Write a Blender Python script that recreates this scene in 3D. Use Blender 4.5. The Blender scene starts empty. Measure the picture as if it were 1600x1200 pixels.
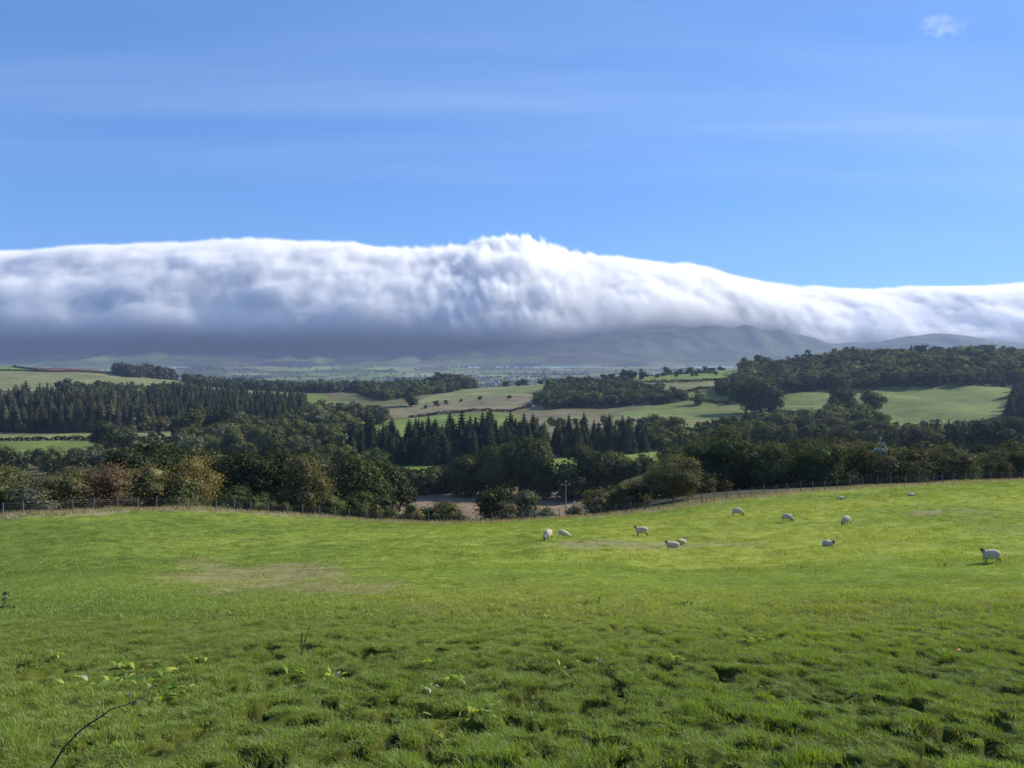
import bpy, bmesh, math, random
import numpy as np
from mathutils import Vector, Matrix, Euler
R = math.radians
rng = np.random.default_rng(7)
random.seed(7)
SC = bpy.context.scene
COL = SC.collection

# ------------------------------------------------------------------ camera, sky, sun, exposure
FP, CU, HV = 1256.0, 800.0, 575.0            # focal length, centre column, horizon row (in 1600 px)
cam = bpy.data.cameras.new('camera')
cam.sensor_width = 36.0
cam.lens = 36.0 * FP / 1600.0
cam.shift_y = -25.0 / 1600.0
cam.clip_start, cam.clip_end = 0.1, 60000
camo = bpy.data.objects.new('camera', cam)
camo.location = (0, 0, 0)
camo.rotation_euler = (R(90), 0, 0)
COL.objects.link(camo)
SC.camera = camo

SUN_AZ, SUN_EL = 63.0, 31.0                   # degrees to the right of the view, above the horizon
SKY_STRENGTH = 0.079
SUN_STRENGTH = 5.0
w = bpy.data.worlds.new('World'); SC.world = w; w.use_nodes = True
nt = w.node_tree; N = nt.nodes; L = nt.links
for n in list(N): N.remove(n)
out = N.new('ShaderNodeOutputWorld'); bg = N.new('ShaderNodeBackground')
sky = N.new('ShaderNodeTexSky'); sky.sky_type = 'NISHITA'; sky.sun_disc = False
sky.sun_elevation = R(SUN_EL); sky.sun_rotation = R(SUN_AZ)
sky.altitude = 150; sky.air_density = 1.0; sky.dust_density = 0.15; sky.ozone_density = 3.0
bg.inputs['Strength'].default_value = SKY_STRENGTH
tc = N.new('ShaderNodeTexCoord'); sep = N.new('ShaderNodeSeparateXYZ')
L.new(tc.outputs['Generated'], sep.inputs[0])
def wm(op, a, b=None, c=None):
    n = N.new('ShaderNodeMath'); n.operation = op
    for i, v in enumerate((a, b, c)):
        if v is None: continue
        if isinstance(v, (int, float)): n.inputs[i].default_value = v
        else: L.new(v, n.inputs[i])
    return n.outputs[0]
zc = wm('MAXIMUM', sep.outputs['Z'], 0.03)
zc = wm('ADD', zc, 0.10)                      # a high curved sheet of cirrus
px_ = wm('DIVIDE', sep.outputs['X'], zc); py_ = wm('DIVIDE', sep.outputs['Y'], zc)
cmb = N.new('ShaderNodeCombineXYZ'); L.new(px_, cmb.inputs[0]); L.new(py_, cmb.inputs[1])
mp = N.new('ShaderNodeMapping'); L.new(cmb.outputs[0], mp.inputs[0])
mp.inputs['Rotation'].default_value = (0, 0, R(-38)); mp.inputs['Scale'].default_value = (0.16, 0.80, 1)
mp.inputs['Location'].default_value = (2.74, 4.22, 0)
cn = N.new('ShaderNodeTexNoise'); cn.inputs['Scale'].default_value = 1.0; cn.inputs['Detail'].default_value = 7
cn.inputs['Roughness'].default_value = 0.5; cn.inputs['Distortion'].default_value = 0.35
L.new(mp.outputs[0], cn.inputs['Vector'])
cr = N.new('ShaderNodeValToRGB'); cr.color_ramp.elements[0].position = 0.40; cr.color_ramp.elements[1].position = 0.74
cr.color_ramp.interpolation = 'EASE'
L.new(cn.outputs['Fac'], cr.inputs[0])
mp2 = N.new('ShaderNodeMapping'); L.new(cmb.outputs[0], mp2.inputs[0]); mp2.inputs['Rotation'].default_value = (0, 0, R(-43)); mp2.inputs['Scale'].default_value = (0.45, 3.2, 1); mp2.inputs['Location'].default_value = (4, 2, 0)
cn2 = N.new('ShaderNodeTexNoise'); cn2.inputs['Scale'].default_value = 1.0; cn2.inputs['Detail'].default_value = 6; cn2.inputs['Roughness'].default_value = 0.55; cn2.inputs['Distortion'].default_value = 0.9
L.new(mp2.outputs[0], cn2.inputs['Vector'])
cf = wm('MULTIPLY', cr.outputs[0], wm('MULTIPLY_ADD', cn2.outputs['Fac'], 1.5, -0.22)); cf = wm('MULTIPLY', cf, 0.68)
low = N.new('ShaderNodeMapRange'); low.inputs[1].default_value = 0.10; low.inputs[2].default_value = 0.24; low.inputs[3].default_value = 0.25; L.new(sep.outputs['Z'], low.inputs[0]); cf = wm('MULTIPLY', cf, low.outputs[0])
cf = wm('MAXIMUM', cf, 0.0)
hs = N.new('ShaderNodeMix'); hs.data_type = 'RGBA'; hs.blend_type = 'MULTIPLY'; hs.inputs[0].default_value = 1
hs.inputs[7].default_value = (1.05, 1.79, 3.08, 1)
gm = N.new('ShaderNodeGamma'); gm.inputs[1].default_value = 0.6      # high thin veil evens out the clear-air sky
L.new(sky.outputs[0], gm.inputs[0]); L.new(gm.outputs[0], hs.inputs[6])
cmix = N.new('ShaderNodeMix'); cmix.data_type = 'RGBA'
L.new(cf, cmix.inputs[0]); L.new(hs.outputs[2], cmix.inputs[6]); cmix.inputs[7].default_value = (5.4, 7.0, 10.0, 1)
L.new(cmix.outputs[2], bg.inputs['Color']); L.new(bg.outputs[0], out.inputs['Surface'])

sun = bpy.data.lights.new('sun', 'SUN'); sun.energy = SUN_STRENGTH; sun.angle = R(0.53); sun.color = (1.0, 0.93, 0.80)
suno = bpy.data.objects.new('sun', sun); COL.objects.link(suno)
sd = Vector((math.sin(R(SUN_AZ)) * math.cos(R(SUN_EL)), math.cos(R(SUN_AZ)) * math.cos(R(SUN_EL)), math.sin(R(SUN_EL))))
suno.rotation_euler = sd.to_track_quat('Z', 'Y').to_euler()
suno.location = sd * 100

SC.view_settings.view_transform = 'Standard'; SC.view_settings.look = 'None'
SC.view_settings.exposure = 0.42; SC.view_settings.gamma = 1.0; SC.view_settings.use_curve_mapping = False
SC.render.engine = 'CYCLES'
cy = SC.cycles
cy.use_denoising = True
try: cy.denoiser = 'OPENIMAGEDENOISE'
except Exception: pass
cy.max_bounces = 16; cy.diffuse_bounces = 3; cy.glossy_bounces = 2; cy.transmission_bounces = 4
cy.transparent_max_bounces = 16; cy.volume_bounces = 14
cy.volume_step_rate = 1.0; cy.volume_max_steps = 512
cy.sample_clamp_indirect = 6

# ------------------------------------------------------------------ helpers
def sm(a, b, x): t = np.clip((x - a) / (b - a), 0, 1); return t * t * (3 - 2 * t)
def vnoise(x, y, seed=0):
    x = np.asarray(x, float); y = np.asarray(y, float)
    xi = np.floor(x).astype(np.int64); yi = np.floor(y).astype(np.int64)
    fx = x - xi; fy = y - yi
    fx = fx * fx * (3 - 2 * fx); fy = fy * fy * (3 - 2 * fy)
    def h(a, b):
        n = (a * 374761393 + b * 668265263 + seed * 1442695041) & 0xffffffff
        n = ((n ^ (n >> 13)) * 1274126177) & 0xffffffff
        return ((n ^ (n >> 16)) & 0xffff) / 65535.0
    return (h(xi, yi) * (1 - fx) + h(xi + 1, yi) * fx) * (1 - fy) + (h(xi, yi + 1) * (1 - fx) + h(xi + 1, yi + 1) * fx) * fy
def fbm(x, y, o=4, seed=0):
    s, a, t = 0, 1.0, 0
    for i in range(o):
        s = s + a * vnoise(x * 2 ** i, y * 2 ** i, seed + i); t += a; a *= 0.5
    return s / t - 0.5
def tag(o, label=None, cat=None, group=None, kind=None):
    if label: o['label'] = label
    if cat: o['category'] = cat
    if group: o['group'] = group
    if kind: o['kind'] = kind
    return o
def mesh_np(name, V, F, mats=(), smooth=False, colors=None, mi=None):
    V = np.asarray(V, np.float32); F = np.asarray(F, np.int32)
    k = F.shape[1]
    me = bpy.data.meshes.new(name)
    me.vertices.add(len(V)); me.vertices.foreach_set('co', V.ravel())
    me.loops.add(F.size); me.loops.foreach_set('vertex_index', F.ravel())
    me.polygons.add(len(F)); me.polygons.foreach_set('loop_start', np.arange(0, F.size, k, dtype=np.int32))
    try: me.polygons.foreach_set('loop_total', np.full(len(F), k, dtype=np.int32))
    except Exception: pass
    if mi is not None: me.polygons.foreach_set('material_index', np.asarray(mi, np.int32))
    me.update(calc_edges=True)
    if smooth: me.polygons.foreach_set('use_smooth', np.ones(len(F), bool))
    for m in mats: me.materials.append(m)
    if colors is not None:
        ca = me.color_attributes.new('tint', 'FLOAT_COLOR', 'POINT')
        c = np.ones((len(V), 4), np.float32); c[:, :3] = colors
        ca.data.foreach_set('color', c.ravel())
    return me
def link(name, me, parent=None, loc=(0, 0, 0)):
    o = bpy.data.objects.new(name, me); COL.objects.link(o)
    if parent is not None: o.parent = parent
    o.location = loc
    return o
class MB:
    """collects tubes, boxes and blades into one mesh"""
    def __init__(s): s.v = []; s.f = []; s.m = []
    def add(s, vs, fs, m=0):
        b = len(s.v); s.v += [tuple(v) for v in vs]
        for f in fs: s.f.append([b + i for i in f]); s.m.append(m)
    def tube(s, pts, rad, n=6, m=0, cap=True):
        pts = [Vector(p) for p in pts]; vs = []; fs = []
        for i, p in enumerate(pts):
            d = (pts[min(i + 1, len(pts) - 1)] - pts[max(i - 1, 0)]).normalized()
            a = d.orthogonal().normalized(); b = d.cross(a)
            if abs(d.z) > .8: a = Vector((1, 0, 0)); a = (a - d * a.dot(d)).normalized(); b = d.cross(a)
            r = rad[i] if hasattr(rad, '__len__') else rad
            for k in range(n):
                t = 2 * math.pi * k / n; vs.append(p + (a * math.cos(t) + b * math.sin(t)) * r)
        for i in range(len(pts) - 1):
            for k in range(n):
                fs.append([i * n + k, i * n + (k + 1) % n, (i + 1) * n + (k + 1) % n, (i + 1) * n + k])
        if cap: fs.append(list(range(n))[::-1]); fs.append([(len(pts) - 1) * n + k for k in range(n)])
        s.add(vs, fs, m)
    def box(s, c, d, m=0):
        x, y, z = c; a, b, e = d[0] / 2, d[1] / 2, d[2] / 2
        vs = [(x + i * a, y + j * b, z + k * e) for i in (-1, 1) for j in (-1, 1) for k in (-1, 1)]
        s.add(vs, [[0, 1, 3, 2], [4, 6, 7, 5], [0, 4, 5, 1], [2, 3, 7, 6], [0, 2, 6, 4], [1, 5, 7, 3]], m)
    def ball(s, c, r, m=0, n=8):
        vs = []; fs = []
        rr = r if hasattr(r, '__len__') else (r, r, r)
        for j in range(1, n // 2):
            ph = math.pi * j / (n // 2)
            for k in range(n):
                t = 2 * math.pi * k / n
                vs.append((c[0] + rr[0] * math.sin(ph) * math.cos(t), c[1] + rr[1] * math.sin(ph) * math.sin(t), c[2] + rr[2] * math.cos(ph)))
        vs += [(c[0], c[1], c[2] + rr[2]), (c[0], c[1], c[2] - rr[2])]; T = len(vs) - 2; B = T + 1; q = n // 2 - 1
        for j in range(q - 1):
            for k in range(n): fs.append([j * n + k, (j + 1) * n + k, (j + 1) * n + (k + 1) % n, j * n + (k + 1) % n])
        for k in range(n): fs.append([T, k, (k + 1) % n]); fs.append([B, (q - 1) * n + (k + 1) % n, (q - 1) * n + k])
        s.add(vs, fs, m)
    def mesh(s, name, mats, smooth=False):
        me = bpy.data.meshes.new(name); me.from_pydata(s.v, [], s.f)
        for m in mats: me.materials.append(m)
        me.polygons.foreach_set('material_index', s.m)
        if smooth: me.polygons.foreach_set('use_smooth', [True] * len(s.f))
        me.update(); return me

# ------------------------------------------------------------------ materials
def new_mat(name):
    m = bpy.data.materials.new(name); m.use_nodes = True
    nt = m.node_tree
    for n in list(nt.nodes): nt.nodes.remove(n)
    return m, nt, nt.nodes, nt.links
def plain(name, col, rough=.8, noise=0, scale=5, metal=0, spec=.3):
    m, nt, N, L = new_mat(name)
    o = N.new('ShaderNodeOutputMaterial'); b = N.new('ShaderNodeBsdfPrincipled')
    b.inputs['Roughness'].default_value = rough; b.inputs['Metallic'].default_value = metal
    b.inputs['Specular IOR Level'].default_value = spec
    if noise:
        t = N.new('ShaderNodeTexNoise'); t.inputs['Scale'].default_value = scale; t.inputs['Detail'].default_value = 5
        tcn = N.new('ShaderNodeTexCoord'); L.new(tcn.outputs['Object'], t.inputs['Vector'])
        mr = N.new('ShaderNodeMapRange'); mr.inputs[1].default_value = .3; mr.inputs[2].default_value = .7
        mr.inputs[3].default_value = 1 - noise; mr.inputs[4].default_value = 1 + noise
        L.new(t.outputs['Fac'], mr.inputs[0])
        mx = N.new('ShaderNodeVectorMath'); mx.operation = 'SCALE'; mx.inputs[0].default_value = col[:3]
        L.new(mr.outputs[0], mx.inputs['Scale']); L.new(mx.outputs[0], b.inputs['Base Color'])
    else: b.inputs['Base Color'].default_value = (*col[:3], 1)
    L.new(b.outputs[0], o.inputs[0]); return m
def leaf_mat(name, src, var=.40, trans=.24, gloss=True, col=(1, 1, 1)):
    """src: 'object' = object colour, 'attr' = vertex tint, 'own' = col"""
    m, nt, N, L = new_mat(name)
    o = N.new('ShaderNodeOutputMaterial')
    geo = N.new('ShaderNodeNewGeometry')
    mr = N.new('ShaderNodeMapRange'); mr.inputs[3].default_value = (1 - var) * 1.14; mr.inputs[4].default_value = (1 + var) * 1.14
    L.new(geo.outputs['Random Per Island'], mr.inputs[0])
    sc = N.new('ShaderNodeVectorMath'); sc.operation = 'SCALE'; L.new(mr.outputs[0], sc.inputs['Scale'])
    if src == 'object': oi = N.new('ShaderNodeObjectInfo'); L.new(oi.outputs['Color'], sc.inputs[0])
    elif src == 'attr':
        oi = N.new('ShaderNodeVertexColor'); oi.layer_name = 'tint'; L.new(oi.outputs['Color'], sc.inputs[0])
    else: sc.inputs[0].default_value = col
    # patches of a yellower hue through the crown
    nz = N.new('ShaderNodeTexNoise'); nz.inputs['Scale'].default_value = .55; nz.inputs['Detail'].default_value = 2
    tcn = N.new('ShaderNodeTexCoord'); L.new(tcn.outputs['Object'], nz.inputs['Vector'])
    mr2 = N.new('ShaderNodeMapRange'); mr2.inputs[1].default_value = .42; mr2.inputs[2].default_value = .68; L.new(nz.outputs['Fac'], mr2.inputs[0])
    mm = N.new('ShaderNodeMath'); mm.operation = 'MULTIPLY'; mm.inputs[1].default_value = .55; L.new(mr2.outputs[0], mm.inputs[0])
    wx = N.new('ShaderNodeMix'); wx.data_type = 'RGBA'; wx.blend_type = 'MULTIPLY'; wx.inputs[7].default_value = (1.38, 1.25, .85, 1)
    L.new(mm.outputs[0], wx.inputs[0]); L.new(sc.outputs[0], wx.inputs[6])
    d = N.new('ShaderNodeBsdfDiffuse'); t = N.new('ShaderNodeBsdfTranslucent')
    L.new(wx.outputs[2], d.inputs[0])
    tm = N.new('ShaderNodeMix'); tm.data_type = 'RGBA'; tm.blend_type = 'MULTIPLY'; tm.inputs[0].default_value = 1; tm.inputs[7].default_value = (1.5, 1.5, .5, 1)
    L.new(wx.outputs[2], tm.inputs[6]); L.new(tm.outputs[2], t.inputs[0])
    mx = N.new('ShaderNodeMixShader'); mx.inputs[0].default_value = trans
    L.new(d.outputs[0], mx.inputs[1]); L.new(t.outputs[0], mx.inputs[2])
    last = mx
    if gloss:
        g = N.new('ShaderNodeBsdfGlossy'); g.inputs['Roughness'].default_value = .6; g.inputs[0].default_value = (.9, .95, 1, 1)
        m2 = N.new('ShaderNodeMixShader'); m2.inputs[0].default_value = .012
        L.new(mx.outputs[0], m2.inputs[1]); L.new(g.outputs[0], m2.inputs[2]); last = m2
    L.new(last.outputs[0], o.inputs[0]); return m
M_leaf = leaf_mat('leaves', 'object')
M_leaf_stuff = leaf_mat('leaves_of_distant_woods', 'attr', var=.35)
M_bark = plain('bark', (.07, .055, .04), .9, .4, 3)
M_post = plain('weathered_post', (.135, .125, .105), .9, .35, 8)
M_wire = plain('fence_wire', (.25, .25, .25), .5, metal=.6)
M_pole = plain('weathered_pole', (.24, .225, .20), .85, .3, 4)
M_porc = plain('insulator_porcelain', (.85, .85, .88), .12, spec=.8)
M_tin = plain('galvanised_metal', (.55, .56, .58), .3, metal=.9)
M_fleece = plain('fleece', (.50, .42, .31), .95, .25, 18)
M_leg = plain('sheep_leg', (.13, .105, .08), .8, .3, 20)
M_face = plain('dark_wool_face', (.085, .070, .055), .8, .3, 20)
M_brownface = plain('brown_wool_face', (.20, .09, .045), .8, .3, 20)
M_mark = plain('yellow_marker', (.62, .42, .05), .9, .3, 20)
M_wallh = plain('pale_render', (.62, .58, .52), .8, .1)
M_roofh = plain('slate', (.12, .12, .13), .7, .1)

# ------------------------------------------------------------------ the shape of the land
# the field: its far edge (column -> depth, row), rows of the ground from the viewer's feet to that edge
E_u = np.array([-900, -400, 0, 100, 216, 300, 420, 520, 640, 740, 850, 950, 1050, 1130, 1200, 1300, 1400, 1500, 1600, 2000, 2600])
E_Y = np.array([55, 60, 68, 72, 80, 84, 90, 96, 102, 106, 106, 103, 100, 100, 102, 105, 108, 110, 112, 115, 118.])
E_v = np.array([850, 830, 809, 803, 796, 795, 801, 809, 817, 819, 813, 806, 794, 782, 775, 767, 759, 754, 750, 742, 735.])
T_ = np.array([-.3, 0, .065, .16, .3, .45, .6, .75, .88, 1.0])
def zrow(v, Y): return -(v - HV) / FP * Y
FC = {  # column: ground height at T_
    -900: None, 100: None, 700: None, 1500: None}
def field_col(u, zs): return zs
U_f = np.array([-900, 100, 400, 750, 1000, 1500, 2600.])
Z_f = []
for u in U_f:
    Ye = np.interp(u, E_u, E_Y); ze = zrow(np.interp(u, E_u, E_v), Ye)
    Y = T_ * Ye
    if u <= 100: f = np.interp(Y, [-30, 0, 7, 15, 30, 45, 60, Ye], [3, -1.9, -3.35, -5.0, -8.4, -11.0, -12.4, ze])
    elif u == 400: f = np.interp(Y, [-30, 0, 7, 15, 30, 45, 60, 75, Ye], [3, -1.9, -3.35, -5.1, -8.4, -11.4, -13.6, -15.0, ze])
    elif u <= 1000: f = np.interp(Y, [-30, 0, 7, 15, 30, 45, 60, 80, Ye], [3, -1.9, -3.35, -5.1, -8.2, -10.9, -13.1, -15.8, ze])
    else: f = np.interp(Y, [-30, 0, 7, 15, 30, 43, 60, 85, Ye], [3, -1.9, -3.35, -5.1, -8.2, -10.4, -11.7, -13.5, ze])
    f[-1] = ze; Z_f.append(f)
Z_f = np.array(Z_f)
Ug = np.linspace(-900, 2600, 351); Tg = np.linspace(-.3, 1, 131)
ZF = np.array([[0.0] * len(Tg)] * len(Ug))
tmp = np.array([np.interp(Tg, T_, z) for z in Z_f])
for j in range(len(Tg)): ZF[:, j] = np.interp(Ug, U_f, tmp[:, j])
for j in range(len(Tg)):      # the edge itself follows its own finer line
    wgt = max(0, (Tg[j] - .55) / .45) ** 1.5
    ze = zrow(np.interp(Ug, E_u, E_v), np.interp(Ug, E_u, E_Y)); zc_ = np.interp(Ug, U_f, tmp[:, -1])
    ZF[:, j] += (ze - zc_) * wgt
def blur(A, ax, n):
    for _ in range(n):
        B = A.copy(); s0 = [slice(None)] * 2; s1 = list(s0); s2 = list(s0)
        s0[ax] = slice(1, -1); s1[ax] = slice(0, -2); s2[ax] = slice(2, None)
        B[tuple(s0)] = .5 * A[tuple(s0)] + .25 * A[tuple(s1)] + .25 * A[tuple(s2)]
        A = B
    return A
ZF = blur(blur(ZF, 0, 14), 1, 12)

LEFT = [(160, -35), (210, -41), (260, -45), (330, -47), (400, -48), (480, -49)]
RIGHT = [(160, -25), (210, -29), (260, -33), (330, -39), (400, -45), (480, -48)]
FAR = [(2400, -76), (3000, -80), (3600, -68), (4300, -50), (5000, -30), (5500, -12), (6000, 9)]
def vz(pairs): return [(Y, zrow(v, Y)) for Y, v in pairs]
VC = {
    -900: LEFT + vz([(560, 683), (650, 668), (800, 645), (950, 628), (1100, 613), (1200, 604), (1450, 584), (1700, 570)]) + [(1900, -5)],
    0: LEFT + vz([(560, 683), (650, 668), (800, 645), (950, 628), (1100, 613), (1200, 604), (1450, 584), (1700, 570)]) + [(1900, -8)],
    150: LEFT + vz([(560, 683), (650, 668), (800, 645), (950, 628), (1100, 615), (1200, 606), (1450, 588), (1650, 576)]) + [(1850, -12)],
    270: LEFT + vz([(560, 683), (650, 668), (800, 647), (950, 630), (1100, 618), (1300, 606), (1500, 597), (1650, 594)]) + [(1850, -45)],
    450: LEFT + vz([(650, 668), (850, 645), (1000, 631), (1100, 624), (1300, 613), (1450, 612)]) + [(1600, -50), (1900, -60)],
    600: LEFT + vz([(650, 667), (800, 649), (1000, 627), (1300, 612), (1450, 611)]) + [(1600, -48), (1900, -60)],
    750: LEFT + vz([(600, 672), (700, 658), (800, 648), (900, 638), (1050, 620), (1200, 607), (1300, 606)]) + [(1450, -45), (1800, -60)],
    900: LEFT + vz([(600, 670), (700, 659), (800, 650), (880, 642), (950, 628), (1150, 599), (1250, 597)]) + [(1400, -32), (1800, -60)],
    1050: RIGHT + vz([(600, 672), (700, 660), (800, 645), (900, 630), (1000, 613), (1100, 598), (1200, 586), (1260, 584)]) + [(1350, -22), (1500, -40), (1800, -62)],
    1200: RIGHT + vz([(600, 672), (700, 657), (800, 638), (900, 615), (1000, 601), (1150, 580), (1250, 571)]) + [(1400, -6), (1700, -45)],
    1350: RIGHT + vz([(600, 672), (650, 665), (750, 640), (850, 613), (1000, 585), (1150, 564), (1250, 562)]) + [(1400, 0), (1700, -40)],
    1500: RIGHT + vz([(600, 672), (650, 664), (750, 638), (850, 612), (1000, 583), (1150, 561), (1250, 559)]) + [(1400, 5), (1700, -40)],
    2600: RIGHT + vz([(600, 672), (650, 664), (750, 638), (850, 612), (1000, 583), (1150, 561), (1250, 559)]) + [(1400, 5), (1700, -40)]}
Yg = np.exp(np.linspace(math.log(60), math.log(6000), 420))
Uc = np.array(sorted(VC)); tmp = np.array([np.interp(Yg, *zip(*(VC[u] + FAR))) for u in Uc])
ZV = np.zeros((len(Ug), len(Yg)))
for j in range(len(Yg)): ZV[:, j] = np.interp(Ug, Uc, tmp[:, j])
ZV = blur(blur(ZV, 0, 12), 1, 8)
def bil(A, gu, gy, u, y):
    a = np.clip((u - gu[0]) / (gu[1] - gu[0]), 0, len(gu) - 1.001)
    b = np.clip(np.interp(y, gy, np.arange(len(gy))), 0, len(gy) - 1.001)
    i = a.astype(int); j = b.astype(int); a = a - i; b = b - j
    return (A[i, j] * (1 - a) + A[i + 1, j] * a) * (1 - b) + (A[i, j + 1] * (1 - a) + A[i + 1, j + 1] * a) * b
def col_of(x, y): return CU + FP * x / np.maximum(y, 22.0)
def edge_depth(u): return np.interp(u, E_u, E_Y)
def H(x, y, fine=True):
    x = np.atleast_1d(np.asarray(x, float)); y = np.atleast_1d(np.asarray(y, float))
    u = col_of(x, y); ye = edge_depth(u)
    zf = bil(ZF, Ug, Tg, u, y / ye)
    ze = bil(ZF, Ug, Tg, u, np.ones_like(y)); zv = bil(ZV, Ug, Yg, u, np.maximum(y, 160.)); z160 = bil(ZV, Ug, Yg, u, np.full_like(y, 160.))
    ww = np.clip((y - ye) / (160 - ye), 0, 1)
    zm = ze + (z160 - ze) * (ww * .55 + .45 * ww * ww)
    z = np.where(y <= ye, zf, np.where(y < 160, zm, zv))
    amp = np.clip((y - 120) / 300, 0, 1)
    z = z + amp * (fbm(x / 60, y / 60, 4, 3)) * 3.0 + sm(560, 680, y) * (1 - sm(900, 1100, y)) * fbm(x / 55, y / 70, 3, 17) * 7 + np.clip((y - 1800) / 1500, 0, 1) * fbm(x / 500, y / 400, 4, 9) * 16
    z = z + np.where(y < ye + 6, fbm(x / 9, y / 9, 3, 5) * .35 * np.clip(y / 12, 0, 1), 0)
    return z
def rough_amp(x, y):
    return np.clip(1.25 - np.maximum(y, 0) / 32.0, .10, 1) * np.clip(.75 + .5 * fbm(x / 3., y / 3., 2, 40), .3, 1.2)
def pit(x, y):
    """trodden hollows between the tussocks"""
    x = np.asarray(x, float); y = np.asarray(y, float)
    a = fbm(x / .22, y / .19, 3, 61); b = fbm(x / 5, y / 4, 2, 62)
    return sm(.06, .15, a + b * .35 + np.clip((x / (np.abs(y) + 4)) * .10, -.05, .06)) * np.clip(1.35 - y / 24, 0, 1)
def hummock(x, y):
    """tussocky relief of the pasture, about a hand high near the viewer"""
    n = fbm(x / .75, y / .75, 3, 21) + .55 * fbm(x / .28, y / .28, 2, 22)
    return rough_amp(x, y) * (n * .29 - pit(x, y) * .31) + np.clip((y - 14) / 20, 0, 1) * fbm(x / 1.5, y / .9, 3, 27) * .22
def HF(x, y): return H(x, y) + hummock(np.asarray(x, float), np.asarray(y, float))
def G(u, Y, dz=0.0):
    x = (u - CU) / FP * Y
    return Vector((x, Y, float(H(x, Y)[0]) + dz))
def GF(u, v):
    """point of the field seen at column u, row v"""
    Y = np.linspace(5, edge_depth(u), 2000); x = (u - CU) / FP * Y
    vv = HV - FP * HF(x, Y) / Y
    i = int(np.argmax(vv <= v)) if (vv <= v).any() else len(Y) - 1
    return Vector((x[i], Y[i], float(HF(x[i], Y[i])[0])))

# ------------------------------------------------------------------ ground sheets
def grid_faces(nu, ny):
    i, j = np.meshgrid(np.arange(nu - 1), np.arange(ny - 1), indexing='ij')
    a = (i * ny + j).ravel(); return np.stack([a, a + ny, a + ny + 1, a + 1], 1)
# colour of the land by what grows there
GRASSC = np.array([.105, .170, .028]); STRAW = np.array([.25, .215, .15])
def ground_mat(name, bump=1.0, fine=(2.2, 14)):
    m, nt, N, L = new_mat(name)
    o = N.new('ShaderNodeOutputMaterial'); b = N.new('ShaderNodeBsdfPrincipled')
    b.inputs['Roughness'].default_value = .95; b.inputs['Specular IOR Level'].default_value = .08
    vc = N.new('ShaderNodeVertexColor'); vc.layer_name = 'tint'
    tcn = N.new('ShaderNodeTexCoord')
    n1 = N.new('ShaderNodeTexNoise'); n1.inputs['Scale'].default_value = fine[0]; n1.inputs['Detail'].default_value = 8; n1.inputs['Roughness'].default_value = .65
    n2 = N.new('ShaderNodeTexNoise'); n2.inputs['Scale'].default_value = fine[0] / 14; n2.inputs['Detail'].default_value = 5
    L.new(tcn.outputs['Object'], n1.inputs['Vector']); L.new(tcn.outputs['Object'], n2.inputs['Vector'])
    a = N.new('ShaderNodeMapRange'); a.inputs[1].default_value = .25; a.inputs[2].default_value = .75; a.inputs[3].default_value = .66; a.inputs[4].default_value = 1.34
    c = N.new('ShaderNodeMapRange'); c.inputs[1].default_value = .3; c.inputs[2].default_value = .7; c.inputs[3].default_value = .86; c.inputs[4].default_value = 1.14
    L.new(n1.outputs['Fac'], a.inputs[0]); L.new(n2.outputs['Fac'], c.inputs[0])
    mu = N.new('ShaderNodeMath'); mu.operation = 'MULTIPLY'; L.new(a.outputs[0], mu.inputs[0]); L.new(c.outputs[0], mu.inputs[1])
    s = N.new('ShaderNodeVectorMath'); s.operation = 'SCALE'; L.new(vc.outputs['Color'], s.inputs[0]); L.new(mu.outputs[0], s.inputs['Scale'])
    L.new(s.outputs[0], b.inputs['Base Color'])
    bp = N.new('ShaderNodeBump'); bp.inputs['Strength'].default_value = .6; bp.inputs['Distance'].default_value = bump
    L.new(n1.outputs['Fac'], bp.inputs['Height']); L.new(bp.outputs[0], b.inputs['Normal'])
    L.new(b.outputs[0], o.inputs[0]); return m
# pasture in front
s_ = np.linspace(-.95, 1.15, 820)
yr = np.concatenate([np.linspace(-14, 4, 24), 4 + (118 + 4) * np.linspace(0, 1, 560)[1:] ** 1.75])
ss, yy = np.meshgrid(s_, yr, indexing='ij')
WID = lambda y: 9 + np.abs(y)
xx = ss * WID(yy)
ue = col_of(xx, yy); ye = edge_depth(ue)
yy2 = np.minimum(yy, ye + 1.2); xx2 = ss * WID(yy2)
zz = HF(xx2, yy2).reshape(xx2.shape)
def bare_mask(x, y):
    u = CU + FP * x / np.maximum(y, 5)
    v = HV - FP * H(x, y) / np.maximum(y, 5)
    m = np.zeros_like(x)
    n = fbm(x / 2.2, y / 2.2, 4, 77)
    for (uc, vc_, ru, rv, k) in [(430, 905, 190, 26, 1), (320, 885, 70, 12, .8), (560, 920, 60, 12, .8), (985, 851, 150, 9, .9), (1165, 853, 50, 6, .8), (1447, 801, 30, 6, 1), (660, 957, 40, 10, .7), (1520, 800, 60, 6, .4)]:
        d = ((u - uc) / ru) ** 2 + ((v - vc_) / rv) ** 2
        m = np.maximum(m, k * np.clip(1.15 - d + n * 2.4, 0, 1))
    return np.clip(m, 0, 1)
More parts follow.
